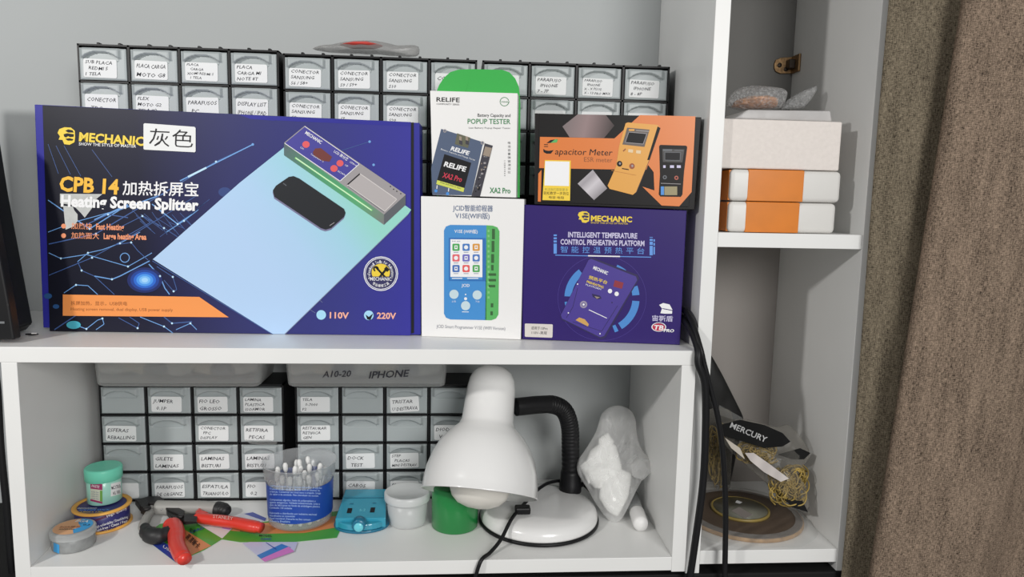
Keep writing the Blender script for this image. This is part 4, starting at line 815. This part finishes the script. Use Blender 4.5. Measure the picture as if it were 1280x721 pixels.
# ------------------------------------------------------------------ clear bins on the inside organizers
BIN = film('bin_plastic', (.80, .81, .80), .22, .3, bump=.15, scale=30)
def bin_(label, x0, x1, X0, X1, writing):
    zb, zt, yf, yb = ZB + .1704, .2545, .158, .243
    t = thing('plastic_bin', label, 'plastic bin', ((x0 + x1) / 2, .2, zb), 'clear bins on top of the organizers')
    def loop(xa, xb, ya, yb_, z, r, n=5):
        o = []
        for cx, cy, a in ((xb - r, ya + r, -90), (xb - r, yb_ - r, 0), (xa + r, yb_ - r, 90), (xa + r, ya + r, 180)):
            for k in range(n): w = math.radians(a + 90 * k / (n - 1)); o.append(Vector((cx + r * math.cos(w), cy + r * math.sin(w), z)))
        return o
    L = [loop(x0 + .004, x1 - .004, yf + .006, yb - .004, zb, .008), loop(x0 + .001, x1 - .001, yf + .0025, yb - .001, zb + .002, .009), loop(x0, x1, yf + .0015, yb, zb + .005, .009), loop(X0, X1, yf - .002, yb + .002, zt, .010),
         loop(X0 - .003, X1 + .003, yf - .005, yb + .0045, zt, .012), loop(X0 - .003, X1 + .003, yf - .005, yb + .0045, zt + .002, .012), loop(X0 + .0015, X1 - .0015, yf - .0005, yb + .0005, zt + .002, .010), loop(x0 + .0016, x1 - .0016, yf + .003, yb - .0016, zb + .0055, .008)]
    vs = [v for l in L for v in l]; n = len(L[0]); fs = [tuple(range(n))[::-1], tuple(7 * n + k for k in range(n))]
    for j in range(7):
        for k in range(n): fs.append((j * n + k, j * n + (k + 1) % n, (j + 1) * n + (k + 1) % n, (j + 1) * n + k))
    b = MB(); b.add(vs, fs, BIN, True)
    b.build('tub', t)
    b = MB(); random.seed(int(x0 * 1e4)); w = x1 - x0
    for i in range(7):
        cx = x0 + w * (i + .6) / 7.4; m = mat(('bin_bag_grey', 'bin_bag_beige', 'bin_bag_dark')[i % 3], (S(205, 203, 198), S(215, 205, 190), S(140, 142, 148))[i % 3], .5)
        pillow(b, [Vector((cx + dx * .019, .20 + dy * .03, 0)) + Vector((0, 0, zb + .0285 + .004 * math.sin(i * 2.2 + dx))) for dx, dy in ((-1, -1), (1, -1), (1, 1), (-1, 1))], Vector((cx, .20, zb + .0285)), (.15 * math.sin(i), 0, 1), .019, m, .019, wr=.004, ws=80, seed=i)
    b.build('contents', t)
    if writing:
        Fp = Plane((0, yf - .0012, zb + .02), (0, -1, -.06)); b = MB()
        b.text(Fp, 'A10-20', 403, 471.5, 438, 470.5, 7.5, INK, .0006, .014, .25); b.text(Fp, 'IPHONE', 461, 473, 510, 470.5, 8.5, INK, .0006, .014, .3); o = b.build('handwriting', t); o['label'] = 'black marker handwriting'
bin_('clear plastic bin on the organizer behind the pliers, without writing', .0200, .2360, .0160, .2490, False)
bin_('clear plastic bin with black handwriting, on the organizer behind the swab tub', .2730, .4890, .2680, .4950, True)
# ------------------------------------------------------------------ left group: tin, spool, jar
t = thing('tin', 'small round grey tin with an orange and blue lid label, in front of the spool', 'tin', (.0392, .052, ZB))
TC = (.0392, .052); b = MB(); LEAD = mat('lead_grey', S(150, 152, 152), .45, metal=.2, noise_amt=.15, scale=120)
b.lathe([(0, .0002), (.0222, .0002), (.0234, .0015), (.0234, .016), (.0226, .017)], (*TC, ZB), LEAD, 48); b.build('body', t)
b = MB(); b.lathe([(.0248, .0155), (.0250, .016), (.0250, .0225), (.0242, .0238), (.0226, .0243), (0, .0243)], (*TC, ZB), film('tin_lid', (.80, .82, .82), .35, .3), 48); b.build('lid', t)
PLd = Plane((0, 0, ZB + .0243), (0, 0, 1)); b = MB(); pp = [(TC[0] + .0213 * math.cos(2 * math.pi * k / 48), TC[1] + .0213 * math.sin(2 * math.pi * k / 48), ZB + .0246) for k in range(48)]
b.add(pp, [tuple(range(48))], mat('tin_orange', S(226, 172, 128), .45)); w = [(TC[0] + .0214 * math.cos(math.radians(a)), TC[1] + .0214 * math.sin(math.radians(a)), ZB + .0248) for a in range(-62, 95, 8)]
b.add(w + [(TC[0] + .001, TC[1] + .010, ZB + .0248), (TC[0] + .010, TC[1] - .002, ZB + .0248), (TC[0] + .004, TC[1] - .008, ZB + .0248)], [tuple(range(len(w) + 3))], mat('tin_blue', S(60, 155, 215), .45))
cx, cy = TC[0], TC[1]
class Flat:
    """local flat print area: u to the right, v away, in metres"""
    def __init__(s, o, u, v): s.o, s.u, s.v = Vector(o), Vector(u), Vector(v); s.n = s.u.cross(s.v).normalized()
    def p(s, x, y, l=0): return s.o + s.u * x - s.v * y + s.n * l
FT = Flat((cx, cy, ZB + .0248), (1, 0, 0), (0, 1, 0))
b.text(FT, 'BGA', -.004, -.012, .012, -.010, .006, PRW, .0003, .02); b.text(FT, 'BGA锡浆', -.014, .0045, .010, .0045, .0052, PBR, .0003, .012, cjk=True); b.text(FT, 'SOLDER BALL', -.012, .0095, .006, .0095, .003, PRK, .0003, .01); b.text(FT, '0.3', .010, -.002, .018, -.001, .004, PRK, .0003, .01)
b.build('lid_label', t)
b = MB(); n = 16; FC_ = Cyl(*TC, .0235); b.wrap(FC_, [(67, 678), (74, 681), (74, 692), (67, 689)], MATS['tin_blue'], .0002, 6); b.build('side_label', t)
t = thing('wire_spool', 'orange rimmed spool of desoldering wire with a navy label, under the small green jar', 'spool', (.0450, .1120, ZB))
SX, SY = .0450, .1120; ORS = mat('spool_orange', S(232, 172, 80), .4); NV = mat('spool_navy', S(48, 46, 110), .4)
def flange(z): return [(.0285, z), (.0340, z), (.0348, z + .0008), (.0348, z + .0022), (.0340, z + .003), (.0300, z + .003), (.0285, z + .0022)]
for z in (.0003, .0245): b = MB(); b.lathe(flange(z), (SX, SY, ZB), ORS, 56, closed=True); b.build('flange', t)
b = MB(); b.lathe([(0, .0006), (.0285, .0006), (.0318, .0032), (.0318, .0243), (.0285, .0262), (0, .0262)], (SX, SY, ZB), NV, 56); 
CS = Cyl(SX, SY, .0318)
b.wrap(CS, [(104, 655), (160, 633), (160, 636), (104, 658)], mat('spool_wine', S(92, 44, 78), .4), .0002, 14)
for i, (s, x0, y0, x1, y1) in enumerate((('High quality', 134, 646.5, 159, 636), ('High solderability / Desoldering', 119, 660.5, 160, 647), ('Lead-free / Clean / Fast', 119, 665, 160, 652), ('Desoldering Wire', 121, 668.5, 157, 658))): b.text(CS, s, x0, y0, x1, y1, 3.0, PRW, .0004, .01)
b.build('label_body', t)
FS = Flat((SX, SY, ZB + .0263), (1, 0, 0), (0, 1, 0)); b = MB(); b.text(FS, 'SOLDER WICK', -.02, .0195, .018, .0195, .0042, PSK, .0003, .02); b.text(FS, '2.5mm x 1.5m', -.016, .025, .012, .025, .0036, PRY, .0003, .02); b.text(FS, 'DESOLDERING', -.024, .0135, -.001, .0135, .003, PRW, .0003, .01); b.build('top_print', t)
t = thing('jar', 'small mint green jar standing on the orange rimmed spool', 'jar', (.0440, .122, ZB + .0278))
JX, JY, JZ = .0440, .1220, ZB + .0278; b = MB(); MINT = mat('mint_body', S(165, 222, 205), .35, coat=.3); MINTC = mat('mint_cap', S(118, 220, 190), .4)
b.lathe([(0, .0001), (.0190, .0001), (.0205, .0015), (.0205, .031), (.0195, .032)], (JX, JY, JZ), MINT, 48); b.build('body', t)
b = MB(); b.lathe([(.0213, .0305), (.0222, .031), (.0224, .0445), (.0218, .0462), (.0208, .0469), (.0196, .0470), (.0190, .0470), (0, .0470)], (JX, JY, JZ), MINTC, 48); b.build('cap', t)
CJ = Cyl(JX, JY, .0205); b = MB(); b.wrap(CJ, [(113, 603), (128, 605), (128, 612.5), (113, 610.5)], mat('jar_magenta', S(160, 50, 100), .45), .0002, 8); b.wrap(CJ, [(113, 610.5), (128, 612.5), (128, 628), (113, 624)], mat('jar_cream', S(205, 210, 190), .5), .0002, 8)
b.wrap(CJ, [(125, 613), (128, 613.3), (128, 627), (125, 626.3)], mat('jar_green', S(110, 165, 70), .5), .0004, 4); b.wrap(CJ, [(113, 623.5), (128, 627.2), (128, 629.5), (113, 626)], MATS['jar_magenta'], .0004, 8); b.text(CJ, 'PASTE', 114.5, 608.6, 124, 610, 3, PRW, .0006, .01)
for i in range(4): b.text(CJ, 'solder flux', 114, 615 + i * 2.7, 123.5, 616.2 + i * 2.7, 1.6, GT, .0006)
b.wrap(CJ, [(138.5, 604.5), (151, 601.5), (151, 617), (138.5, 620.5)], PAPER, .0003, 10); b.text(CJ, 'MC170.0', 140, 612, 151, 609, 4, INK, .0006, .01); b.text(CJ, 'AS 183', 141.5, 618.5, 150.5, 616, 3.8, INK, .0006, .01); b.build('label', t)
# ------------------------------------------------------------------ cards under the pliers
def card(label, outline, prints, z, lines=()):
    P = Plane((0, 0, ZB + z), (0, 0, 1)); b = MB(); b.prism([P.p(x, y) for x, y in outline[0]], (0, 0, .0004), outline[1])
    for k, (pts, m) in enumerate(prints): b.poly(P, pts, m, .0005 + .0001 * k)
    for s, x0, y0, x1, y1, h, m in lines: b.text(P, s, x0, y0, x1, y1, h, m, .0012, .012, cjk=True)
    return tag(settle(b.build('printed_card')), label, 'card', 'printed cards on the cabinet floor')
CGR, COR, CBL = mat('card_green', S(75, 165, 60), .35, coat=.2), mat('card_orange', S(222, 140, 85), .35, coat=.2), mat('card_blue', S(52, 72, 165), .35, coat=.2)
card('green, orange and blue printed card under the curved red plier handle', ([(178, 671), (220, 703), (256, 687), (278, 673.5), (236, 648), (200, 655)], CGR), [([(178, 671), (220, 703), (233, 697), (190, 667)], CBL), ([(205, 662), (233, 696.5), (264, 682), (228, 660)], COR)], .0003,
     (('高清晰卡', 231, 672, 246, 686, 8, PRK), ('CARD', 238, 667, 255, 661, 4, CBL), ('型号', 236, 663, 243, 667, 4, PRK), ('USE', 203, 684, 214, 691, 4, PRW)))
card('green and orange printed card partly under the swab tub', ([(277, 674), (291, 660), (312, 655), (428, 638), (432, 648), (421, 672), (370, 677), (300, 677.5)], CGR), [([(288, 663), (300, 655), (336, 653), (428, 644), (426, 658), (380, 666), (330, 667)], COR)], .0003,
     (('数码显示', 300, 664, 324, 664.5, 5, PRK), ('MODEL', 324, 670.5, 340, 671, 3, PRK), ('CARD', 326, 675, 339, 675, 3.4, CBL)))
card('pale lilac card with a blue and a pink stripe in front of the swab tub', ([(303, 679), (312, 677.6), (372, 677.6), (368, 689), (331, 702)], mat('card_lilac', S(205, 205, 232), .3, coat=.3)), [([(321, 694), (329, 700.5), (364, 684), (352, 679.5)], mat('card_azure', S(62, 130, 205), .35)), ([(326, 698.3), (331, 702), (368, 689), (361, 683)], mat('card_pink', S(222, 130, 205), .35)), ([(332, 678), (333, 677.8), (346, 686), (345, 686.8)], CBL)], .0012)
card('violet tipped card behind the straight red plier handle', ([(277, 660), (284, 652), (304, 641), (316, 640), (332, 648), (322, 656), (300, 662)], mat('card_white', S(222, 222, 230), .35, coat=.2)), [([(277, 660), (283, 653.5), (292, 657.5), (287, 662)], mat('card_violet', S(205, 130, 215), .35)), ([(305, 642), (316, 640), (333, 647.5), (331, 651)], CBL)], .0003)
# ------------------------------------------------------------------ pliers
RED = mat('plier_red', S(222, 58, 46), .35, coat=.35); STEEL = mat('blackened_steel', S(52, 50, 50), .4, metal=.5, noise_amt=.2, scale=150); GRIP = mat('grip_grey', S(158, 156, 152), .45); GRIPB = mat('grip_black', S(36, 36, 37), .5)
def lay(b, pts, cen, z, th, m, back=None): P = Plane((0, 0, ZB + z), (0, 0, 1)); pillow(b, [P.p(x, y) for x, y in pts], P.p(*cen), (0, 0, 1), th, m, back, N=72)
def chunk(b, pts, z0, z1, m, bev=.0008): P = Plane((0, 0, ZB + z0), (0, 0, 1)); b.prism([P.p(x, y) for x, y in pts], (0, 0, z1 - z0), m, bev)
def rod(b, pts, r, z, m, taper=None, flat=.8):
    P = Plane((0, 0, ZB + z), (0, 0, 1)); b.tube([P.p(x, y) for x, y in pts], r, m, 14, True, flat, taper)
t = thing('pliers', 'grey and black handled cutting pliers lying against the organizer', 'pliers', (.15, .13, ZB))
b = MB(); rod(b, [(196, 634), (222, 634.5), (250, 634.5), (273, 636)], .0100, .0105, GRIP, None, .95); o = b.build('handle', t); o['label'] = 'straight grey handle'
b = MB(); rod(b, [(271, 635.8), (278, 636.5), (283.5, 639)], .0100, .0107, GRIPB, [1.12, 1.06, 1.0, .9, .7], .88); b.build('handle_end', t)
b = MB(); rod(b, [(191, 633), (187, 641), (182, 650), (179.5, 659), (184, 663), (192, 664)], .0060, .0090, GRIP, [.8, .9, 1, 1.05, 1.1, 1.0], 1.0); o = b.build('handle', t); o['label'] = 'curved grey handle'
b = MB(); rod(b, [(181, 659), (184, 666), (193, 670), (205, 668), (213, 662)], .0090, .0106, GRIPB, [.7, .95, 1.1, 1.1, .95, .7], 1.0); b.build('handle_end', t)
b = MB(); chunk(b, [(169, 631), (178, 630), (186, 627.5), (200, 627.5), (205, 631), (200, 637), (186, 636), (181, 640), (175, 639)], .008, .017, STEEL); chunk(b, [(176, 634), (183, 632.5), (186, 638), (182, 645), (176, 642)], .007, .0175, STEEL)
b.lathe([(.005, 0), (.005, .002), (.004, .0026)], at(184, 636, 'Z', ZB + .0166), STEEL, 20); b.build('jaw', t)
t = thing('pliers', 'red handled flush cutters lying on the green card', 'pliers', (.2, .08, ZB))
b = MB(); rod(b, [(246, 646.5), (262, 649), (290, 652.5), (312, 657), (327, 659.5)], .0085, .0105, RED, [.9, .95, .95, 1, 1, 1.02, 1.05, 1.05, 1.0, .85], .85); lay(b, [(244, 641), (249, 636), (254, 640), (262, 643), (256, 649), (246, 650)], (251, 644), .0105, .006, RED, .006)
P_ = Plane((0, 0, ZB + .0180), (0, 0, 1)); b.text(P_, 'STANLEY', 266, 647, 291, 650, 4, mat('print_pale_red', S(240, 190, 180), .5), .0005, .01); o = b.build('handle', t); o['label'] = 'straight red handle'
b = MB(); rod(b, [(211, 654.5), (217, 657), (220.5, 668), (221, 680), (226, 692), (231, 699)], .0095, .0105, RED, [.95, 1.12, 1.12, 1.1, 1.05, 1, 1, 1, .98, .85], .85); o = b.build('handle', t); o['label'] = 'curved red handle'
b = MB(); chunk(b, [(206, 636), (213, 640), (221, 644), (232, 648), (247, 647), (248, 654), (232, 656), (224, 655), (214, 651), (209, 645)], .006, .0125, STEEL); chunk(b, [(205, 637), (214, 631), (222, 637), (231, 642), (228, 649), (214, 643)], .010, .0145, STEEL); chunk(b, [(228, 645), (247, 647), (246, 653), (230, 653)], .0125, .0150, STEEL)
b.lathe([(.0042, 0), (.0042, .002), (.003, .0028)], at(226, 646, 'Z', ZB + .0146), STEEL, 20)
b.tube([at(201, 637, 'Z', ZB + .012), at(210, 634.5, 'Z', ZB + .013), at(219, 637, 'Z', ZB + .013)], .0008, mat('bright_steel', S(190, 190, 190), .25, metal=.9), 8); b.build('jaw', t)
# ------------------------------------------------------------------ cotton swab tub
TX, TY = .2985, .1165
t = thing('tub', 'clear plastic tub with a blue label full of cotton swabs', 'tub', (TX, TY, ZB))
TUB = film('tub_plastic', (.78, .80, .82), .15, .2)
b = MB(); b.lathe([(0, .0022), (.0395, .0022), (.0412, .004), (.0428, .062), (.0455, .064), (.0472, .082), (.0480, .082), (.0478, .0835), (.0465, .0835), (.0445, .065), (.0420, .063), (.0404, .0055), (.039, .0042), (0, .0042)], (TX, TY, ZB + .0005), TUB, 64); b.build('cup', t)
class Cone(Cyl):
    def __init__(s, x, y, r0, r1, z0, z1): s.c = Vector((x, y)); s.k = (r0, r1, z0, z1); s.r = r0
    def p(s, px, py, l=0):
        r0, r1, z0, z1 = s.k; s.r = r0
        for _ in range(4):
            q = Cyl.p(s, px, py, l); s.r = r0 + (r1 - r0) * (q.z - z0) / (z1 - z0)
        return q
CT = Cone(TX, TY, .0416, .0432, ZB + .004, ZB + .062); b = MB(); LBL = mat('tub_label_blue', S(30, 72, 165), .4)
vs = []; fs = []
for k in range(49):
    a = math.radians(-262 + k * 350 / 48)
    for z, r in ((.0135, .0420), (.0585, .0433)): vs.append((TX + r * math.cos(a), TY + r * math.sin(a), ZB + z))
b.add(vs, [(2 * k, 2 * k + 2, 2 * k + 3, 2 * k + 1) for k in range(48)], LBL, True)
TW = mat('tub_print_pale', S(165, 190, 235), .5)
rows = ['COTTON SWABS Hastes flexiveis com pontas de algodao', 'Produto de uso externo. Manter fora do alcance de', 'criancas. Conservar em local seco e arejado, longe', 'do calor e da umidade. Nao introduzir no ouvido.', '', 'Composicao: algodao, haste de polipropileno e', 'agente antigermes. Validade indeterminada. Lote e', 'data de fabricacao no fundo da embalagem plastica', 'Conteudo: 150 unidades', '', 'Fabricado e distribuido por industria nacional', 'Atendimento ao consumidor', 'Papel reciclavel. Descarte no lixo comum', 'Industria Brasileira']
for i, s in enumerate(rows):
    if s: y = 608.5 + i * 3.35; k = len(s) / 50; x1 = 337 + 64 * k; b.text(CT, s, 337, y, x1, y + 2.2 * k if k > .6 else y + 1, 2.3, TW, .0007, .012)
o = b.build('label', t); o['label'] = 'blue label with lines of pale text'
SW = mat('cotton_white', (.84, .84, .83), .9); STK = mat('swab_stick', (.80, .82, .85), .5)
def swab_mesh():
    b = MB(); b.lathe([(.0012, .004), (.0012, .064)], (0, 0, 0), STK, 8)
    for z0, sg in ((0, 1), (.068, -1)): b.lathe([(0, z0), (.0022, z0 + sg * .0008), (.0034, z0 + sg * .004), (.0030, z0 + sg * .010), (.0013, z0 + sg * .014)][::sg], (0, 0, 0), SW, 12)
    me = bpy.data.meshes.new('cotton_swab'); me.from_pydata(b.v, [], b.f)
    for m in b.mats: me.materials.append(m)
    me.polygons.foreach_set('material_index', b.m); me.polygons.foreach_set('use_smooth', b.sm); me.update(); return me
me = swab_mesh(); random.seed(5)
spots = [(-.024, -.004, -14, 4), (-.020, .010, -8, -3), (-.013, -.010, 10, 5), (-.006, .012, 6, 3), (-.002, .000, -4, 6), (.003, .018, -9, 2), (.006, -.006, 5, 7), (.011, .010, 4, 5), (.018, .004, 18, 4), (.023, .014, 20, 3), (-.016, .022, 6, -6), (.012, .026, -6, -5), (-.030, .004, 0, 0), (.028, -.008, 0, 2), (-.026, -.016, 2, 2), (-.017, -.026, 1, 2), (-.006, -.031, -2, 1), (.006, -.031, 1, 1), (.017, -.026, 2, 2), (.026, -.016, -2, 2)]
for i, (dx, dy, ax, ay) in enumerate(spots):
    o = bpy.data.objects.new('cotton_swab', me); COL.objects.link(o); low = i >= 12
    if low: ax, ay = 0, 0
    o.location = (TX + dx * (.8 if not low else 1), TY + dy * (.8 if not low else 1), ZB + .0050 + (0 if low else .0035 * (i % 3)))
    o.rotation_euler = (math.radians(ay * .5), math.radians(ax * .6), 0)
    tag(o, 'white cotton swab standing in the clear tub with the blue label', 'cotton swab', 'cotton swabs in the tub')
# ------------------------------------------------------------------ turquoise cutter
t = thing('fiber_cutter', 'turquoise translucent plastic cutter box with a round front knob, right of the swab tub', 'cutter', (.382, .112, ZB))
TQ = mat('turquoise_plastic', S(48, 148, 174), .25, coat=.4); TQD = mat('turquoise_dark', S(30, 110, 140), .3); TQL = mat('turquoise_light', S(110, 205, 220), .25)
def arcpts(cx, cy, r, a0, a1, n): return [(cx + r * math.cos(math.radians(a0 + (a1 - a0) * k / n)), cy + r * math.sin(math.radians(a0 + (a1 - a0) * k / n))) for k in range(n + 1)]
out = [(.3485, .150), (.346, .112)] + [(.382 + .0362 * math.cos(math.radians(a)), .098 + .0265 * math.sin(math.radians(a))) for a in range(185, 356, 10)] + [(.418, .112), (.4150, .150)]
b = MB(); b.prism([(x, y, ZB + .0003) for x, y in out], (0, 0, .0035), TQD, .0008)
q = [(.3500, .083, ZB + .0035), (.4150, .083, ZB + .0035), (.4150, .083, ZB + .0165), (.3500, .083, ZB + .0165), (.3505, .149, ZB + .0035), (.4120, .149, ZB + .0035), (.4090, .149, ZB + .0290), (.3530, .149, ZB + .0290)]
b.hexa(q, TQ, .0014, 2, False)
b.prism([(x, y, ZB + .0038) for x, y in [(.3510, .090)] + [(.382 + .0325 * math.cos(math.radians(a)), .093 + .0205 * math.sin(math.radians(a))) for a in range(190, 351, 10)] + [(.413, .090)]], (0, 0, .0085), TQ, .0015)
b.build('housing', t)
def topP(): a = Vector((.382, .083, ZB + .0165)); e = Vector((0, .066, .0125)).normalized(); return Flat(a, (1, 0, 0), e)
FT = topP(); b = MB()
for x, y in ((-.016, -.016), (.014, -.017)): b.add([FT.p(x + dx, y + dy, .0004) for dx, dy in ((-.003, -.006), (.003, -.006), (.003, .005), (-.003, .005))], [(0, 1, 2, 3)], PRK); b.add([FT.p(x + dx, y - .016 + dy, .0004) for dx, dy in ((-.002, -.001), (.003, -.001), (.003, .001), (-.002, .001))], [(0, 1, 2, 3)], TQD)
b.text(FT, '5:2', -.003, -.0145, .005, -.0150, .005, TQL, .0005, .01); b.add([FT.p(x, y, .0003) for x, y in ((-.027, -.046), (.0255, -.046), (.0255, -.0445), (-.027, -.0445))], [(0, 1, 2, 3)], TQD); b.build('top_slots', t)
b = MB(); b.lathe([(0, 0), (.0080, 0), (.0085, .001), (.0085, .012), (.0075, .013), (0, .013)], (.382, .0735 + .008, ZB + .0125), TQD, 28, axis=(0, -1, 0.0)); b.lathe([(0, 0), (.0060, 0), (.0060, .0005), (.0055, .0012), (0, .0014)], (.382, .0687, ZB + .0110), TQL, 28, axis=(0, -1, 0)); b.build('knob', t)
# ------------------------------------------------------------------ lidded pot, green can
t = thing('plastic_pot', 'empty translucent plastic pot with a clear lid, beside the turquoise cutter', 'pot', (.4415, .106, ZB))
POT = film('pot_plastic', (.86, .88, .88), .48, .3)
b = MB(); b.lathe([(0, .0004), (.0235, .0004), (.0250, .002), (.0272, .034), (.0262, .034), (.0240, .003), (0, .0018)], (.4415, .106, ZB), POT, 56); b.build('cup', t)
b = MB(); b.lathe([(.0276, .0330), (.0300, .0330), (.0305, .034), (.0305, .0425), (.0290, .0438), (.0275, .0438), (.0268, .0431), (0, .0431)], (.4415, .106, ZB), film('lid_plastic', (.85, .87, .87), .58, .28), 56); b.build('lid', t)
b = MB(); b.lathe([(0, .0003), (.0300, .0003), (.0308, .0012), (.0308, .056), (.0300, .0572), (.0285, .0575), (0, .0565)], (.5050, .0965, ZB), mat('can_green', S(28, 128, 62), .32, coat=.4), 56)
tag(settle(b.build('can')), 'plain green round can under the lamp shade', 'can')
# ------------------------------------------------------------------ desk lamp
LX, LY = .6190, .1090
t = thing('desk_lamp', 'white desk lamp with a black flexible neck, switched off, on the cabinet floor', 'lamp', (LX, LY, ZB))
LW_ = mat('lamp_white', (.80, .795, .785), .22, coat=.5)
b = MB(); b.lathe([(0, .0003), (.0800, .0003), (.0818, .0015), (.0818, .0045), (.0800, .0055)], (LX, LY, ZB), RUBBER, 72); b.build('base_rim', t)
b = MB(); b.lathe([(.0795, .0050), (.0800, .0075), (.0795, .0130), (.0770, .0180), (.0710, .0220), (.0580, .0250), (.0300, .0270), (0, .0275)], (LX, LY, ZB), LW_, 72); b.build('base', t)
NX, NY = .6680, .1500
b = MB(); b.lathe([(.0155, .0225), (.0160, .024), (.0160, .034), (.0150, .036), (.0145, .050), (.0125, .056), (0, .056)], (NX, NY, ZB), RUBBER, 32); b.build('socket', t)
path = [(NX, NY, ZB + .050), (.6665, .150, .105), (.6645, .149, .135), (.656, .146, .158), (.640, .140, .1690), (.618, .131, .1720), (.596, .122, .1725), (.585, .118, .1725)]
b = MB()
P = [Vector(p) for p in path]; dense = []
PP = [P[0] * 2 - P[1]] + P + [P[-1] * 2 - P[-2]]
for i in range(1, len(PP) - 2):
    for k in range(24):
        u = k / 24; a, b_, c, d = PP[i - 1:i + 3]; dense.append(.5 * ((2 * b_) + (c - a) * u + (2 * a - 5 * b_ + 4 * c - d) * u * u + (3 * b_ - a - 3 * c + d) * u ** 3))
n = len(dense); b.tube(dense, .0122, RUBBER, 20, False, 1.0, [1.0 + (.05 if (i % 4) < 2 and i < n * .62 else 0) for i in range(n)]); b.build('neck', t)
AX = Vector((-.115, -.455, -.883)).normalized(); T0 = Vector((.5545, .118, .2290))
prof = [(0, 0), (.010, .0008), (.020, .0045), (.0265, .011), (.0300, .020), (.0318, .032), (.0328, .055), (.0338, .074), (.0368, .081), (.0490, .092), (.0590, .106), (.0660, .121), (.0704, .137), (.0724, .153), (.0730, .164), (.0738, .1655), (.0728, .166),
        (.0708, .153), (.0690, .139), (.0646, .123), (.0576, .108), (.0470, .095), (.0340, .085), (.0300, .070), (.0290, .040), (.015, .02), (0, .018)]
b = MB(); b.lathe(prof, T0, LW_, 72, axis=AX); b.build('shade', t)
b = MB(); b.lathe([(0, .184), (.014, .1825), (.026, .178), (.0345, .170), (.0385, .160), (.0390, .150), (.0365, .138), (.0300, .124), (.0190, .108), (.0145, .095), (.0140, .080)][::-1], T0, mat('bulb_glass', S(226, 222, 214), .35), 48, axis=AX); b.build('bulb', t)
b = MB(); b.lathe([(.0142, .030), (.0142, .082)], T0, RUBBER, 24, axis=AX); b.build('bulb_holder', t)
b = MB(); zf = ZB
b.tube([(.6975, .150, zf + .022), (.6900, .163, zf + .026), (.676, .1690, zf + .030), (.656, .163, zf + .033), (.635, .146, zf + .036), (.615, .118, zf + .036), (.596, .084, zf + .0330), (.578, .052, zf + .0285), (.563, .029, zf + .012), (.549, .012, zf + .0035), (.537, -.003, zf + .0005), (.527, -.0055, -.012), (.505, -.006, -.060)], .0024, RUBBER, 10)
b.box((.583, .062, zf + .028), (.603, .076, zf + .037), RUBBER, .002); b.build('cord', t)
b = MB(); b.tube([(.684, .150, zf + .030), (.6905, .142, zf + .046), (.6870, .138, zf + .058), (.6850, .150, zf + .052), (.692, .158, zf + .038), (.707, .150, zf + .020), (.714, .137, zf + .0060), (.716, .124, zf + .0030)], .0022, RUBBER, 10); b.build('cord_loop', t)
# ------------------------------------------------------------------ bag and tube in the right corner of the cabinet
t = thing('plastic_bag', 'clear plastic bag of white foam pieces in the right corner of the cabinet', 'bag', (.735, .13, ZB))
F = Plane((.7226, .1000, ZB + .004), Vector((-.15, -.87, .46)))
BGO = [(752, 516), (762, 508), (775, 506), (789, 512), (795, 525), (796, 545), (802, 562), (813, 574), (814, 588), (803, 599), (796, 612), (785, 635), (776, 651), (768, 655), (757, 647), (745, 630), (735, 612), (722, 592), (720, 578), (733, 560), (745, 540)]
b = MB(); pillow(b, [F.p(x, y) for x, y in BGO], F.p(763, 588), F.n, .020, film('milky_film', (.84, .84, .83), .27, .3, bump=.8, scale=45), .012, wr=.013, ws=70, seed=2, rings=10, N=90); b.build('film', t)
b = MB()
for pts, c, th, sd in (([(738, 562), (756, 550), (770, 556), (778, 585), (766, 612), (742, 610), (728, 590)], (754, 582), .011, 1), ([(752, 600), (775, 585), (790, 592), (785, 622), (772, 646), (760, 640), (748, 622)], (769, 615), .010, 5), ([(748, 548), (760, 540), (768, 552), (760, 566), (748, 562)], (758, 553), .008, 7), ([(724, 582), (738, 572), (745, 590), (736, 606)], (736, 588), .007, 9)):
    pillow(b, [F.p(x, y) for x, y in pts], F.p(*c), F.n, th, mat('foam_white', (.84, .84, .82), .9), th * .6, wr=.003, ws=60, seed=sd)
b.build('foam_pieces', t)
b = MB(); pillow(b, [F.p(x, y, .010) for x, y in [(788, 582), (800, 572), (814, 576), (815, 590), (804, 600), (791, 596)]], F.p(802, 586, .010), F.n, .004, MATS['milky_film'], .003, wr=.003, ws=80, seed=4); b.build('twisted_end', t)
t = thing('plastic_tube', 'short clear tube with a white cap lying beside the bag of foam', 'tube', (.757, .105, ZB))
a = Vector((.7595, .158, ZB + .0104)); e = Vector((.7500, .066, ZB + .0104)); d = (e - a); L = d.length
b = MB(); b.lathe([(0, 0), (.0088, 0), (.0096, .001), (.0096, L * .66), (.0085, L * .66 + .001), (0, L * .66)], a, film('tube_plastic', (.80, .82, .82), .25, .3), 32, axis=d); b.build('barrel', t)
b = MB(); b.lathe([(0, -.0012), (.0085, -.0012), (.0099, -.0002), (.0099, .004), (.0097, .004)], a, mat('tube_grey', S(120, 122, 124), .4), 32, axis=d); b.build('end_ring', t)
b = MB(); b.lathe([(0, L * .55), (.0100, L * .57), (.0103, L * .60), (.0103, L * .93), (.0090, L * .99), (0, L)], a, WB, 32, axis=d); b.build('cap', t)
# clear scrap caught in the drawer row
b = MB(); c = at(326, 552, 'Y', .172); pillow(b, [at(x, y, 'Y', .174) for x, y in [(306, 549), (318, 551), (334, 549.5), (347, 552), (346, 555), (330, 556), (312, 554)]], at(327, 552.5, 'Y', .174), (0, -1, 0), .004, FILM, .002, wr=.001)
tag(settle(b.build('film_scrap')), 'thin strip of clear film caught between grey drawers above the swab tub', 'scrap')
